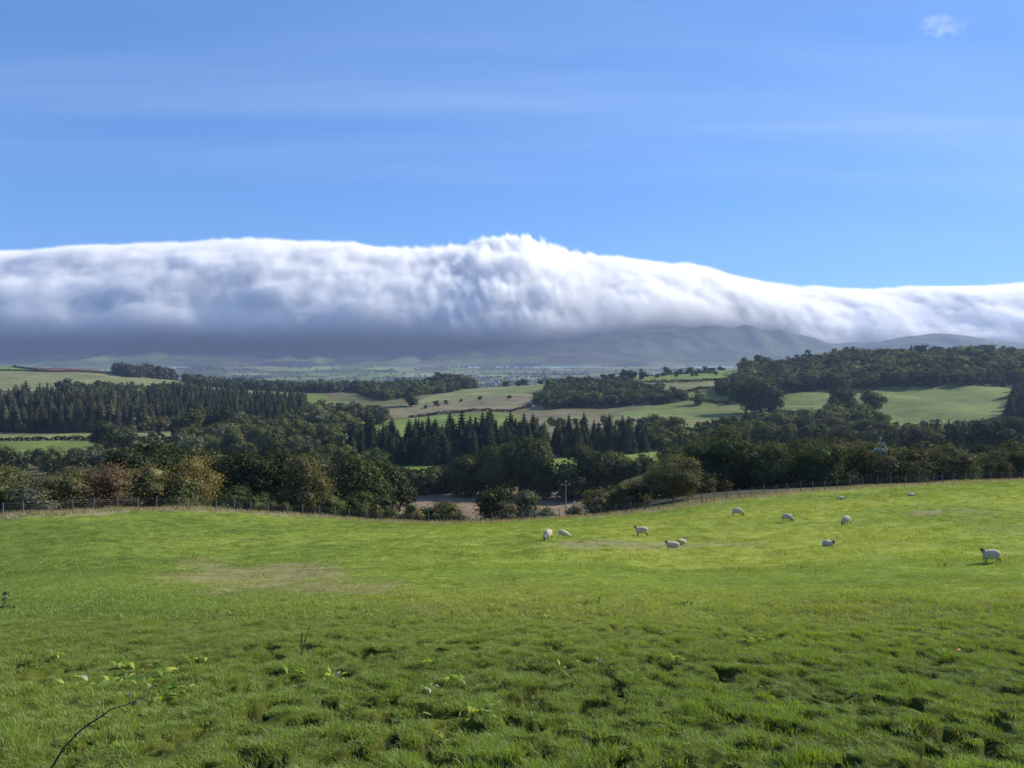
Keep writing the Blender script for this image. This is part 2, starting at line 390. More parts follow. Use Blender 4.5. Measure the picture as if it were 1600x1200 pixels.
def pasture_tint(x, y):
    x = np.asarray(x, float); y = np.asarray(y, float)
    n = fbm(x / 12, y / 12, 4, 11)[..., None]; n2 = fbm(x / 3, y / 2, 3, 12)[..., None]
    base = np.array([.140, .205, .030]) * (1 + n * .5 + n2 * .3)
    base = base + (np.array([.21, .225, .04]) - base) * np.clip(n * 1.2 + .12, 0, .6)
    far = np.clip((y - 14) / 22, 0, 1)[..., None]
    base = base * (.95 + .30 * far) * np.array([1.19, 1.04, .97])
    lf = sm(-2, -34, x)[..., None]; base = base * (1 - lf * np.array([.34, .26, .22]))     # left knoll darkened in the colour, for ground sloping away from the sun
    pp = pit(x, y)[..., None] * .8; base = base * (1 - pp) + np.array([.040, .034, .020]) * pp  # mud brown in the hollows also paints in the shade between tussocks
    b = bare_mask(x, y)[..., None] * .62
    base = base * (1 - b) + np.array([.235, .185, .11]) * b
    e = (edge_depth(col_of(x, y)) - y)
    s = np.clip(1 - (e + fbm(x / 2, y / 2, 3, 8) * 3 - .5) / 1.5, 0, 1)[..., None]
    return base * (1 - s) + STRAW * 1.05 * s
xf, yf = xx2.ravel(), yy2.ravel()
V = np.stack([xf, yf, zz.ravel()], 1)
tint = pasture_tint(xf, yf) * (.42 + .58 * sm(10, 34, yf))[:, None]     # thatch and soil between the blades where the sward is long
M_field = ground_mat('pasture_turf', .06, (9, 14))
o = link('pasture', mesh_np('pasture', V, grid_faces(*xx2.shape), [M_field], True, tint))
tag(o, 'green grazed pasture sloping down from the viewer to the fence', kind='structure')

# valley beyond the fence
uu = np.linspace(-620, 2250, 720); yv = np.exp(np.linspace(math.log(60), math.log(5999), 460))
UU, YY = np.meshgrid(uu, yv, indexing='ij')
YE = edge_depth(UU)
YY = YE + 1.2 + (5999 - YE - 1.2) * ((np.exp(np.linspace(0, 1, 460) * 4.6) - 1) / (math.exp(4.6) - 1))[None, :]
XX = (UU - CU) / FP * YY
ZZ = H(XX.ravel(), YY.ravel()).reshape(XX.shape)
ZZ[:, 0] = HF(XX[:, 0], YY[:, 0]) + .0
def inpoly(px, py, poly):
    r = np.zeros(px.shape, bool); n = len(poly)
    for i in range(n):
        x0, y0 = poly[i]; x1, y1 = poly[(i + 1) % n]
        if y0 == y1: continue
        c = ((y0 > py) != (y1 > py)) & (px < (x1 - x0) * (py - y0) / (y1 - y0) + x0)
        r ^= c
    return r
GREEN = np.array([.130, .165, .045]); PALE = np.array([.180, .192, .075]); OCH = np.array([.175, .155, .085]); PLOUGH = np.array([.115, .055, .040]); ROUGH = np.array([.12, .115, .05]); DARK = np.array([.05, .06, .025]); BRIGHT = np.array([.155, .212, .045])
# each field: colour, its corners as (column, depth)
FIELDS = [
    (PALE * .95, [(-600, 1130), (420, 1130), (330, 1500), (280, 1660), (150, 1530), (0, 1520), (-600, 1500)]),
    (BRIGHT * .9, [(-600, 1525), (75, 1525), (20, 1640), (-600, 1900)]),
    (PLOUGH, [(75, 1530), (190, 1560), (240, 1640), (180, 1900), (-100, 1900), (20, 1645)]),
    (BRIGHT * .85, [(-600, 470), (150, 470), (140, 530), (-600, 530)]),
    (PALE * .95, [(-600, 534), (300, 534), (280, 592), (-600, 592)]),
    (GREEN, [(440, 830), (590, 830), (560, 1010), (480, 1080)]),
    (BRIGHT * .8, [(400, 1085), (520, 1085), (500, 1230), (400, 1250)]),
    (PALE, [(290, 1120), (415, 1090), (400, 1300), (340, 1400)]),
    (BRIGHT * .85, [(560, 560), (930, 560), (930, 700), (840, 800), (800, 850), (640, 790), (560, 680)]),
    (OCH, [(630, 800), (800, 860), (860, 900), (850, 1000), (760, 1040), (640, 960), (560, 900)]),
    (PALE, [(640, 970), (760, 1050), (840, 1010), (870, 1240), (740, 1240), (690, 1130)]),
    (OCH * .9, [(830, 560), (1000, 560), (980, 720), (880, 860), (800, 850)]),
    (PALE, [(990, 600), (1110, 600), (1120, 770), (1090, 830), (960, 780)]),
    (GREEN * 1.05, [(960, 800), (1230, 640), (1230, 900), (1160, 960), (1080, 980), (1060, 900)]),
    (PALE, [(980, 1040), (1150, 990), (1150, 1080), (1000, 1120)]),
    (BRIGHT * .95, [(985, 1130), (1180, 1085), (1180, 1300), (1000, 1300)]),
    (GREEN * 1.0, [(1190, 680), (1330, 640), (1700, 630), (2250, 630), (2250, 865), (1190, 905)]),
    (BRIGHT, [(1140, 1090), (1400, 1090), (1400, 1230), (1140, 1230)]),
    (BRIGHT * .95, [(600, 372), (735, 372), (735, 420), (600, 420)]),
    (BRIGHT * 1.0, [(845, 360), (1060, 350), (1060, 440), (1000, 465), (845, 440)]),
    (np.array([.21, .155, .095]), [(560, 225), (925, 225), (925, 300), (560, 300)]),
    (np.array([.20, .155, .09]), [(590, 315), (720, 315), (720, 352), (590, 352)]),
    (OCH * .8, [(40, 395), (150, 385), (160, 440), (40, 455)]),
]
cu_, cy_ = UU.ravel(), YY.ravel(); cx_ = XX.ravel()
T = np.tile(ROUGH, (len(cu_), 1)) * (1 + .8 * fbm(cx_ / 25, cy_ / 25, 4, 31))[:, None]
wob_u = cu_ + fbm(cx_ / 40, cy_ / 40, 3, 55) * 10; wob_y = cy_ * (1 + fbm(cx_ / 60, cy_ / 60, 3, 56) * .025)
for c, poly in FIELDS:
    k = inpoly(wob_u, wob_y, poly)
    T[k] = c * (1 + .6 * fbm(cx_[k] / 70, cy_[k] / 30, 4, 13) + .5 * fbm(cx_[k] / 14, cy_[k] / 9, 3, 14))[:, None]
# patchwork of the far vale
k = cy_ > 1950
def warp(a, s, sd): return a + fbm(cx_ / s, cy_ / s, 3, sd) * s * .8
fx_ = np.floor(warp(cx_, 300, 61) / 210).astype(int); fy_ = np.floor(warp(cy_, 400, 62) / 330).astype(int)
hsh = ((fx_ * 73856093) ^ (fy_ * 19349663)) % 9
pal = np.array([GREEN, PALE, BRIGHT, GREEN * 1.1, OCH * 1.1, GREEN * .8, PALE * 1.1, BRIGHT * .9, OCH * .8])
hv_ = ((fx_ * 19349663) ^ (fy_ * 83492791)) % 7 / 6.0
T[k] = pal[hsh[k]] * (.30 + .75 * hv_[k, None] ** 1.5)
strip = (cy_ < YE.ravel() + 2.6)
T[strip] = STRAW * (1 + 1.0 * fbm(cx_[strip] / 2, cy_[strip] / 2, 3, 5))[:, None]
near = (~strip) & (cy_ < 215)
T[near] = np.array([.075, .070, .038]) * (1 + fbm(cx_[near] / 5, cy_[near] / 5, 3, 6))[:, None]
M_valley = ground_mat('valley_turf', .5, (.35, 14))
o = link('valley_ground', mesh_np('valley_ground', np.stack([cx_, cy_, ZZ.ravel()], 1), grid_faces(*XX.shape), [M_valley], True, np.clip(T, .01, 1)))
tag(o, 'valley floor and low hills divided into fields', kind='structure')

# the fell behind the vale, its top in cloud
FE = {-900: [(6003, 9), (6600, 52), (7200, 130), (7800, 260), (8500, 480), (9200, 690), (9800, 720), (10600, 500)],
      0: [(6003, 9), (6600, 52), (7200, 130), (7800, 260), (8500, 480), (9200, 690), (9800, 720), (10600, 500)],
      500: [(6003, 9), (6600, 50), (7200, 125), (7800, 250), (8500, 480), (9200, 690), (9800, 720), (10600, 500)],
      850: [(6003, 9), (6600, 60), (7200, 170), (7800, 300), (8500, 480), (9200, 690), (9800, 720), (10600, 500)],
      1000: [(6003, 9), (6600, 80), (7100, 200), (7500, 325), (8000, 395), (8500, 480), (9200, 600), (10600, 400)],
      1100: [(6003, 9), (6600, 95), (7100, 245), (7500, 395), (8000, 400), (8500, 400), (9200, 450), (10600, 300)],
      1170: [(6003, 9), (6600, 95), (7100, 260), (7500, 420), (7900, 400), (8500, 340), (9200, 380), (10600, 300)],
      1230: [(6003, 9), (6600, 85), (7100, 220), (7500, 372), (7900, 330), (8500, 260), (9200, 320), (10600, 300)],
      1300: [(6003, 9), (6600, 60), (7100, 150), (7500, 240), (7900, 200), (8500, 200), (9200, 280), (10600, 300)],
      1360: [(6003, 9), (6600, 45), (7100, 105), (7500, 150), (7900, 140), (8500, 240), (9200, 300), (10600, 300)],
      1430: [(6003, 9), (6600, 40), (7200, 90), (7900, 200), (8500, 330), (9000, 395), (9500, 330), (10600, 250)],
      1485: [(6003, 9), (6600, 40), (7200, 90), (7900, 210), (8500, 345), (9000, 425), (9500, 350), (10600, 250)],
      1530: [(6003, 9), (6600, 40), (7200, 90), (7900, 190), (8500, 310), (9000, 385), (9500, 330), (10600, 250)],
      1600: [(6003, 9), (6600, 40), (7200, 80), (7900, 150), (8500, 220), (9000, 275), (9500, 260), (10600, 250)],
      1750: [(6003, 9), (6600, 40), (7200, 80), (7900, 120), (8500, 160), (9000, 190), (9500, 220), (10600, 250)],
      2600: [(6003, 9), (6600, 40), (7200, 80), (7900, 120), (8500, 160), (9000, 190), (9500, 220), (10600, 250)]}
Yf = np.linspace(6003, 10600, 260); Uq = np.array(sorted(FE)); tmp = np.array([np.interp(Yf, *zip(*FE[u])) for u in Uq])
uf = np.linspace(-900, 2600, 500); ZL = np.array([np.interp(uf, Uq, tmp[:, j]) for j in range(len(Yf))]).T
ZL = blur(blur(ZL, 0, 5), 1, 30)
UU, YY = np.meshgrid(uf, Yf, indexing='ij'); XX = (UU - CU) / FP * YY
ramp = np.clip((YY - 6003) / 900, 0, 1)
ZZ = ZL + ramp * (fbm(XX / 900, YY / 900, 5, 71) * 90 + np.abs(fbm(XX / 260, YY / 700, 4, 72)) * -120)
cx_, cy_ = XX.ravel(), YY.ravel(); zz_ = ZZ.ravel()
n = fbm(cx_ / 700, cy_ / 500, 5, 81)
fx_ = np.floor(warp(cx_, 300, 61) / 260).astype(int); fy_ = np.floor(warp(cy_, 400, 62) / 420).astype(int)
T = pal[((fx_ * 73856093) ^ (fy_ * 19349663)) % 9] * (.12 + .5 * (((fx_ * 19349663) ^ (fy_ * 83492791)) % 7 / 6.0)[:, None])
moor = sm(60, 150, zz_ + n * 120)[:, None]
T = T * (1 - moor) + ((np.array([.032, .036, .028]) + np.array([.020, .028, .010]) * sm(-.05, .2, cx_ / cy_)[:, None]) * (1 + 2.4 * n[:, None])) * moor
M_fell = ground_mat('moorland', 8, (.012, 14))
o = link('fell', mesh_np('fell', np.stack([cx_, cy_, zz_], 1), grid_faces(*XX.shape), [M_fell], True, np.clip(T, .01, 1)))
tag(o, 'long blue fell rising beyond the vale into the cloud', kind='structure')

# ------------------------------------------------------------------ trees: meshes
def quads(P, Nn, s, asp=1.0, up=None):
    """leaf clumps: centres P, normals Nn, sizes s"""
    n = len(P)
    a = np.cross(Nn, rng.normal(size=(n, 3))); a /= np.linalg.norm(a, axis=1)[:, None] + 1e-9
    b = np.cross(Nn, a)
    a = a * (s * .5)[:, None]; b = b * (s * .5 * asp)[:, None]
    k = .35 * (s * .5)[:, None] * Nn
    V = np.stack([P - a, P - b * .9 + k, P + a, P + b + k], 1).reshape(-1, 3)
    F = np.arange(4 * n).reshape(n, 4)
    return V, F
def ico(sub):
    bm = bmesh.new(); bmesh.ops.create_icosphere(bm, subdivisions=sub, radius=1)
    V = np.array([v.co[:] for v in bm.verts]); F = np.array([[v.index for v in f.verts] for f in bm.faces]); bm.free()
    return V, np.concatenate([F, F[:, 2:3]], 1)[:, :4]
ICO1 = ico(1); ICO2 = ico(2)
def tri2(F): return F
def crown_lobes(kind, seed):
    """a crown 1 unit high on z 0..1, returned as lobes (centre, radius)"""
    r = np.random.default_rng(seed); lobes = []
    if kind == 'broad':
        lean = r.normal(0, .05, 2)
        lobes.append(((lean[0], lean[1], .52), (.30, .30, .34)))
        n = r.integers(9, 14)
        for i in range(n):
            t = r.uniform(0, 2 * math.pi); z = r.uniform(.06, .86); rad = .34 * math.sin(math.pi * (z * .85 + .08)) ** .7
            k = r.uniform(.6, 1.1)
            q = r.uniform(.10, .19)
            lobes.append(((math.cos(t) * rad * k, math.sin(t) * rad * k, z), (q * 1.15, q * 1.15, q)))
    elif kind == 'round':
        lobes.append(((0, 0, .5), (.44, .44, .46)))
        for i in range(12):
            t = r.uniform(0, 2 * math.pi); z = r.uniform(.15, .85); rad = .42 * math.sin(math.pi * z) ** .6; q = r.uniform(.10, .17)
            lobes.append(((math.cos(t) * rad, math.sin(t) * rad, z), (q, q, q)))
    elif kind == 'bush':
        for i in range(r.integers(9, 13)):
            t = r.uniform(0, 2 * math.pi); z = r.uniform(.14, .80); rad = r.uniform(.1, .50) * (1.15 - z * .75); q = r.uniform(.14, .24)
            lobes.append(((math.cos(t) * rad, math.sin(t) * rad, z), (q * 1.2, q * 1.2, q)))
        lobes.append(((0, 0, .40), (.38, .38, .36)))
    elif kind == 'tall':
        for i in range(12):
            t = r.uniform(0, 2 * math.pi); z = .12 + .8 * i / 12; rad = .07; q = .15 * math.sin(math.pi * (z * .8 + .15)) ** .6 + .02
            lobes.append(((math.cos(t) * rad, math.sin(t) * rad, z), (q, q, q * 1.2)))
    return lobes
def crown_mesh(kind, n, s, seed, base=.12, wide=1.0, spike=0.0):
    r = np.random.default_rng(seed); lobes = crown_lobes(kind, seed)
    C = np.array([l[0] for l in lobes]); Rr = np.array([l[1] for l in lobes])
    wgt = (Rr[:, 0] ** 2); wgt = wgt / wgt.sum()
    m = int(n * 1.9); idx = r.choice(len(lobes), m, p=wgt)
    d = r.normal(size=(m, 3)); d /= np.linalg.norm(d, axis=1)[:, None]
    rad = 1.0 + r.normal(0, .13, m) + (r.random(m) < .16) * r.uniform(0, spike + .25, m)
    P = C[idx] + d * Rr[idx] * rad[:, None]
    inside = np.zeros(m, bool)
    for c, q in zip(C, Rr): inside |= ((((P - c) / q) ** 2).sum(1) < .62)
    keep = (~inside) & (P[:, 2] > .0) & (vnoise(P[:, 0] * 13 + 5, P[:, 2] * 13 + P[:, 1] * 11, seed) > .30)
    P = P[keep][:n]; d = d[keep][:n]
    Nn = d + r.normal(0, .42 if n > 2500 else .28, P.shape); Nn /= np.linalg.norm(Nn, axis=1)[:, None]
    sz = s * r.uniform(.6, 1.5, len(P))
    global rng; old = rng; rng = r
    Vq, Fq = quads(P, Nn, sz, 1.2); rng = old
    Vs = [Vq]; Fs = [Fq]; b = len(Vq)
    iv, jf = ICO2 if n > 2500 else ICO1
    for c, q in zip(C, Rr):
        nv = iv * (1 + (r.random(len(iv)) - .5)[:, None] * .22)
        Vs.append(nv * np.array(q) * .72 + np.array(c)); Fs.append(jf + b); b += len(iv)
    V = np.concatenate(Vs); F = np.concatenate(Fs)
    V[:, 0] *= wide; V[:, 1] *= wide
    V[:, 2] = base + (1 - base) * V[:, 2]
    return V, F
def conifer_mesh(n, s, seed, wide=.20, base=.04, rag=.25):
    r = np.random.default_rng(seed)
    t = 1 - r.random(n) ** .62 * 1.0; t = np.clip(t, 0, .995)
    lay = np.round(t * 16) / 16 + r.normal(0, .008, n); t = np.clip(lay * .6 + t * .4, 0, .995)
    ang = r.uniform(0, 2 * math.pi, n)
    prof = wide * (1 - t) ** .78 * (1 + rag * (vnoise(ang * 1.6 + 3, t * 13, seed) - .5) * 2)
    rad = prof * r.uniform(.55, 1.08, n)
    D = np.stack([np.cos(ang), np.sin(ang), np.full(n, -.35)], 1)
    P = np.stack([np.cos(ang) * rad, np.sin(ang) * rad, t + (prof - rad) * .3], 1)
    side = np.stack([-np.sin(ang), np.cos(ang), r.normal(0, .25, n)], 1)
    L_ = s * r.uniform(.7, 1.5, n)[:, None] * (1.1 - t[:, None] * .6)
    V = np.stack([P - D * L_ * .6, P - side * L_ * .42, P + D * L_ * .9, P + side * L_ * .42], 1)
    V[:, 1, 2] -= .1 * L_[:, 0]; V[:, 3, 2] -= .1 * L_[:, 0]
    V = V.reshape(-1, 3); F = np.arange(4 * n).reshape(n, 4)
    k = 7; cv = []; cf = []
    for j, (tt, q) in enumerate([(0, .80), (.25, .74), (.55, .62), (.85, .35), (1.0, .01)]):
        for a in range(k):
            x = 2 * math.pi * a / k; rr = wide * (1 - tt) ** .78 * q / .8 if tt < 1 else .002
            cv.append((math.cos(x) * rr, math.sin(x) * rr, tt))
    for j in range(4):
        for a in range(k): cf.append([j * k + a, j * k + (a + 1) % k, (j + 1) * k + (a + 1) % k, (j + 1) * k + a])
    F = np.concatenate([F, np.array(cf) + len(V)]); V = np.concatenate([V, np.array(cv)])
    V[:, 2] = base + (1 - base) * V[:, 2]
    return V, F
def trunk_np(h, r0, seed, limbs=5, top=.75):
    r = random.Random(seed); mb = MB()
    pts = [(0, 0, -.06)]; x = y = 0
    for i in range(1, 5):
        x += r.uniform(-.02, .02); y += r.uniform(-.02, .02); pts.append((x, y, top * i / 4))
    mb.tube(pts, [r0 * 1.35, r0, r0 * .8, r0 * .5, r0 * .2], 7)
    for i in range(limbs):
        z = r.uniform(.16, .5); t = r.uniform(0, 6.28); l = r.uniform(.18, .34)
        mb.tube([(0, 0, z), (math.cos(t) * l * .5, math.sin(t) * l * .5, z + l * .5), (math.cos(t) * l, math.sin(t) * l, z + l * .9)], [r0 * .45, r0 * .28, r0 * .08], 5)
    return mb
MESH = {}
def get(kind, lod, var):
    k = (kind, lod, var)
    if k in MESH: return MESH[k]
    sd = hash((len(kind), kind[0], lod, var)) % 1 if False else (sum(map(ord, kind)) * 31 + lod * 7 + var * 101)
    N_ = {0: 7000, 1: 1700, 2: 420, 3: 110}[lod]; S_ = {0: .024, 1: .046, 2: .085, 3: .15}[lod]
    if kind == 'conifer':
        V, F = conifer_mesh({0: 3000, 1: 900, 2: 260, 3: 70}[lod], {0: .035, 1: .055, 2: .085, 3: .14}[lod], sd, rag=.3)
    elif kind == 'larch':
        V, F = conifer_mesh({0: 3000, 1: 900, 2: 260, 3: 70}[lod], {0: .035, 1: .055, 2: .085, 3: .14}[lod], sd, wide=.25, rag=.5)
    elif kind == 'oak': V, F = crown_mesh('broad', N_, S_, sd, base=.04, wide=1.1)
    elif kind == 'round': V, F = crown_mesh('round', N_, S_, sd, base=.04, wide=1.15)
    elif kind == 'bush': V, F = crown_mesh('bush', N_, S_ * 1.0, sd, base=.0, wide=1.0, spike=.55)
    elif kind == 'tall': V, F = crown_mesh('tall', N_, S_ * .8, sd, base=.06)
    MESH[k] = (V, F); return MESH[k]
DATA = {}
def crown_data(kind, lod, var):
    k = (kind, lod, var)
    if k not in DATA:
        V, F = get(kind, lod, var)
        DATA[k] = mesh_np(f'{kind}_crown', V, F, [M_leaf], lod >= 9)
    return DATA[k]
def trunk_data(kind, var):
    k = ('t', kind, var)
    if k not in DATA:
        if kind in ('conifer', 'larch'):
            mb = MB(); mb.tube([(0, 0, -.04), (0, 0, .4), (.004, 0, .96)], [.016, .011, .002], 6)
        elif kind == 'bush':
            mb = MB(); r = random.Random(var)
            for i in range(9):
                t = r.uniform(0, 6.28); l = r.uniform(.2, .5)
                mb.tube([(math.cos(t) * .05, math.sin(t) * .05, -.12), (math.cos(t) * l * .5, math.sin(t) * l * .5, .4), (math.cos(t) * l, math.sin(t) * l, .85 + r.uniform(-.1, .2))], [.018, .012, .003], 4)
        else: mb = trunk_np(1, .028, var)
        DATA[k] = mb.mesh('trunk', [M_bark])
    return DATA[k]

# ------------------------------------------------------------------ trees: where they stand
DKG = (.044, .056, .017); MDG = (.078, .090, .027); LTG = (.120, .130, .045); OLV = (.118, .106, .042); GLD = (.185, .150, .052); RUS = (.135, .088, .046); CON = (.028, .040, .020); LAR = (.075, .07, .034); GRY = (.085, .09, .055)
REC = []     # kind, x, y, z, h, wide, tint, label, category, group, name, forced
def plant(kind, u, Y, h, tint, label, group=None, wide=1.0, forced=False, sink=0.0, rot=None):
    x = (u - CU) / FP * Y
    REC.append(dict(kind=kind, x=x, y=Y, z=None, h=h, wide=wide, tint=tint, label=label, group=group, forced=forced, sink=sink, u=u))
def one(kind, u, Y, vtop, tint, label, wide=1.0, group=None, vbase=None):
    """a tree picked out by itself: its top is seen at row vtop"""
    x = (u - CU) / FP * Y; z = float(H(x, Y)[0])
    h = -(vtop - HV) / FP * Y - z
    if kind == 'oak' and Y < 155: tint = tuple(np.array(tint) * .68)       # near broad trees tinted darker, setting off the hedge bushes
    plant(kind, u, Y, h, tint, label, group, wide, True)
def zone(kind, poly, sp, h, tints, label, group, hv=.22, wide=1.0, seed=1, mix=None, thin=0.0):
    r = np.random.default_rng(seed)
    us = [p[0] for p in poly]; Ys = [p[1] for p in poly]
    Y0, Y1 = min(Ys), max(Ys); xs = [(u - CU) / FP * Y for u, Y in poly]
    nx = int((max(xs) - min(xs) + 40) / sp) + 1; ny = int((Y1 - Y0) / sp) + 1
    gx, gy = np.meshgrid(min(xs) - 20 + np.arange(nx) * sp, Y0 + np.arange(ny + 1) * sp, indexing='ij')
    gx = gx.ravel() + r.uniform(-.42, .42, gx.size) * sp; gy = gy.ravel() + r.uniform(-.42, .42, gy.size) * sp
    gu = CU + FP * gx / gy
    k = inpoly(gu, gy, poly) & (r.random(gu.size) >= thin)
    for x, y, u in zip(gx[k], gy[k], gu[k]):
        kk = kind
        if mix and r.random() < mix[1]: kk = mix[0]
        c = tints[r.integers(len(tints))]; f = r.uniform(.7, 1.4)
        hh = h * (1 + r.normal(0, hv * .5)) * (1 + .7 * float(fbm(x / 45, y / 45, 2, 5)))
        REC.append(dict(kind=kk, x=x, y=y, z=None, h=hh, wide=wide * r.uniform(.85, 1.2), tint=tuple(np.array(c) * f), label=label, group=group, forced=False, sink=0, u=u))

# --- hedge and trees just behind the fence, left
one('bush', 8, 82, 728, DKG, 'dark green hedge bush at the far left behind the fence', 1.3)
one('bush', -35, 80, 715, MDG, 'green leafy bush cut by the left edge behind the fence', 1.2)
one('bush', 42, 79, 752, GRY, 'grey twiggy low bush behind the leftmost fence posts', 1.4)
one('bush', 92, 84, 728, OLV, 'brown-green hawthorn bush behind the fence near the left edge', 1.25)
one('bush', 152, 86, 722, tuple(np.array(RUS) * .85), 'reddish hawthorn bush in the hedge behind the fence', 1.15)
one('bush', 215, 90, 720, tuple(np.array(OLV) * 1.05), 'olive hawthorn bush right of the reddish one', 1.2)
one('bush', 268, 92, 752, GRY, 'low grey twiggy bush between the olive and the golden bush', 1.2)
one('bush', 305, 93, 716, GLD, 'golden yellow bush in the hedge before the dark trees', 1.0)
one('oak', 215, 118, 690, DKG, 'dark spreading tree behind the reddish and olive bushes', 1.2)
one('oak', 265, 125, 684, DKG, 'dark broad tree between the olive bush and the tall dark trees', 1.25)
one('oak', 365, 112, 696, DKG, 'big dark leafy tree right of the golden bush', 1.15)
one('oak', 425, 112, 704, tuple(np.array(DKG) * 1.1), 'big dark leafy tree behind the fence, joined to the yellowing one', 1.15)
one('oak', 335, 135, 690, MDG, 'green tree top showing over the golden bush')
one('bush', 480, 108, 712, tuple(np.array(OLV) * .85), 'dark tree yellowing on its right side behind the fence', 1.05)
one('bush', 400, 97, 775, MDG, 'low green shrub under the big dark trees')
one('bush', 445, 99, 782, DKG, 'low dark shrub at the foot of the yellowing tree')
one('oak', 535, 140, 700, MDG, 'green tree behind the yellowing one, over the fence dip')
one('oak', 572, 150, 712, DKG, 'dark green round tree left of the stubble field')
one('bush', 560, 118, 765, MDG, 'leafy green shrub behind the fence where it dips')
one('bush', 600, 122, 772, DKG, 'dark shrub left of the yellowish shrub by the fence')
one('bush', 587, 112, 788, tuple(np.array(GLD) * .7), 'small yellowish shrub at the fence in the dip')
one('bush', 640, 118, 785, MDG, 'low green shrub behind the lowest fence posts')
one('bush', 655, 116, 797, GLD, 'pale yellow low shrub behind the lowest fence posts')
one('bush', 700, 122, 780, tuple(np.array(OLV) * .8), 'wide olive shrub before the stubble field', 1.5)
one('bush', 672, 124, 790, MDG, 'low spreading green shrub left of the wide olive shrub', 1.4)
one('bush', 775, 122, 760, DKG, 'dark spreading thorn bush in front of the stubble field', 1.1)
one('bush', 795, 114, 786, OLV, 'small orange-tinged shrub under the dark thorn bush')
one('bush', 820, 120, 764, GRY, 'grey-green round bush beside the dark thorn bush', 1.0)
one('bush', 855, 118, 792, DKG, 'low dark shrub left of the power pole', 1.4)
one('bush', 927, 122, 765, tuple(np.array(MDG) * .9), 'small egg-shaped bush right of the power pole', .95)
one('bush', 905, 118, 797, GRY, 'low scrubby bush at the foot of the egg-shaped bush', 1.2)
one('bush', 975, 120, 768, DKG, 'dark bush left of the big bronze thorn tree')
one('bush', 1000, 125, 755, DKG, 'dark bush touching the big bronze thorn tree')
one('round', 1053, 112, 711, tuple(np.array(OLV) * .95), 'big round bronze-green thorn tree behind the fence', 1.05)
one('bush', 1108, 122, 746, tuple(np.array(OLV) * .9), 'olive bush right of the big bronze thorn tree', 1.0)
one('bush', 1135, 124, 748, tuple(np.array(GLD) * .6), 'low golden-green bush where the fence climbs', 1.1)
one('oak', 1170, 150, 728, DKG, 'dark rounded tree above the climbing fence')
# --- trees round the stubble field
for u, Y, vt, c, lab in [(625, 292, 742, DKG, 'leftmost dark tree of the row beyond the stubble field'), (648, 288, 736, DKG, 'second dark tree of the row beyond the stubble field'),
        (672, 292, 728, MDG, 'dark tree with bare stem in the middle of the row'), (698, 296, 725, DKG, 'dark tree at the right end of the row before the stubble'),
        (728, 285, 712, DKG, 'tall dark tree left of the twin broad trees'), (756, 290, 700, DKG, 'broad dark tree in the middle of the dip'),
        (782, 286, 704, MDG, 'broad tree with grey-green crown in the dip'), (812, 290, 672, DKG, 'tallest dark tree left of the pole'),
        (838, 285, 700, DKG, 'dark tree whose crown overhangs the field track'), (793, 330, 690, MDG, 'olive tree top behind the broad dark tree'),
        (852, 280, 730, DKG, 'dark low tree left of the pale gap')]:
    one('oak', u, Y, vt, c, lab, 1.0)
for u, Y, vt, c, lab in [(893, 276, 722, DKG, 'dark tree right of the power pole top'), (918, 282, 697, DKG, 'tall dark tree right of the power pole'), (948, 278, 705, DKG, 'broad dark tree next to the tall one by the pole'),
        (985, 276, 718, DKG, 'dark tree before the bright green field'), (965, 300, 703, MDG, 'tree top behind the broad dark tree by the bright field'), (1010, 262, 742, DKG, 'low dark tree running into the bronze thorn tree'), (905, 270, 745, DKG, 'round low tree behind the power pole')]:
    one('oak', u, Y, vt, c, lab, 1.05)
one('oak', 165, 470, 656, DKG, 'big lone dark tree among the left valley fields', 1.1)
one('tall', 642, 900, 604, DKG, 'tall narrow tree standing at the corner of the pale fields', 1.6)
one('oak', 667, 950, 629, DKG, 'small round tree right of the tall narrow tree')
one('oak', 470, 840, 622, DKG, 'dark tree at the left end of the small green field')
one('oak', 1093, 860, 609, MDG, 'lone round tree on the slope between wood and hill', 1.25)
one('oak', 1365, 740, 609, tuple(np.array(DKG) * 1.2), 'lone round tree on the right hill pasture', 1.2)
one('oak', 1318, 735, 604, DKG, 'tall dark tree left of the lone one on the right pasture', 1.1)
one('oak', 1300, 720, 618, DKG, 'dark tree at the left of the pasture clump')
one('oak', 1188, 760, 588, DKG, 'large dark tree at the wood corner throwing a shadow', 1.1)
one('oak', 1165, 770, 598, DKG, 'large dark tree left of the wood corner tree', 1.1)
one('oak', 1205, 745, 600, DKG, 'dark tree right of the wood corner tree', 1.1)
one('oak', 1265, 575, 634, MDG, 'broad leafy tree in the valley below the pasture', 1.1)
one('oak', 1300, 570, 632, LTG, 'tallest pale-topped tree of the valley clump', 1.1)
one('oak', 1338, 572, 630, MDG, 'rounded tree at the right of the valley clump', 1.1)
one('oak', 1372, 580, 640, MDG, 'smaller tree ending the valley clump on the right')
for u, vt in [(1043, 573), (1062, 576), (1079, 573), (1101, 572), (1115, 574)]:
    one('oak', u, 1235, vt, DKG, 'small round tree on the skyline of the upper green field', 1.2, 'skyline trees of the upper field')
one('oak', 1164, 1200, 558, DKG, 'skyline tree at the left end of the hill wood'); one('oak', 1190, 1210, 554, DKG, 'lone bushy skyline tree right of the gap', 1.3)
one('oak', 1266, 1200, 546, DKG, 'tallest skyline tree left of the hill wood'); one('oak', 1247, 1205, 553, DKG, 'skyline tree left of the tallest one'); one('oak', 1234, 1210, 556, MDG, 'small skyline tree left of the pair')
one('oak', 1541, 1195, 536, DKG, 'round tree standing above the hill wood near the right edge', 1.2)
one('conifer', 1424, 1180, 537, CON, 'pointed conifer standing above the hill wood'); one('oak', 1440, 1190, 536, DKG, 'tall tree beside the pointed conifer on the hill wood skyline')
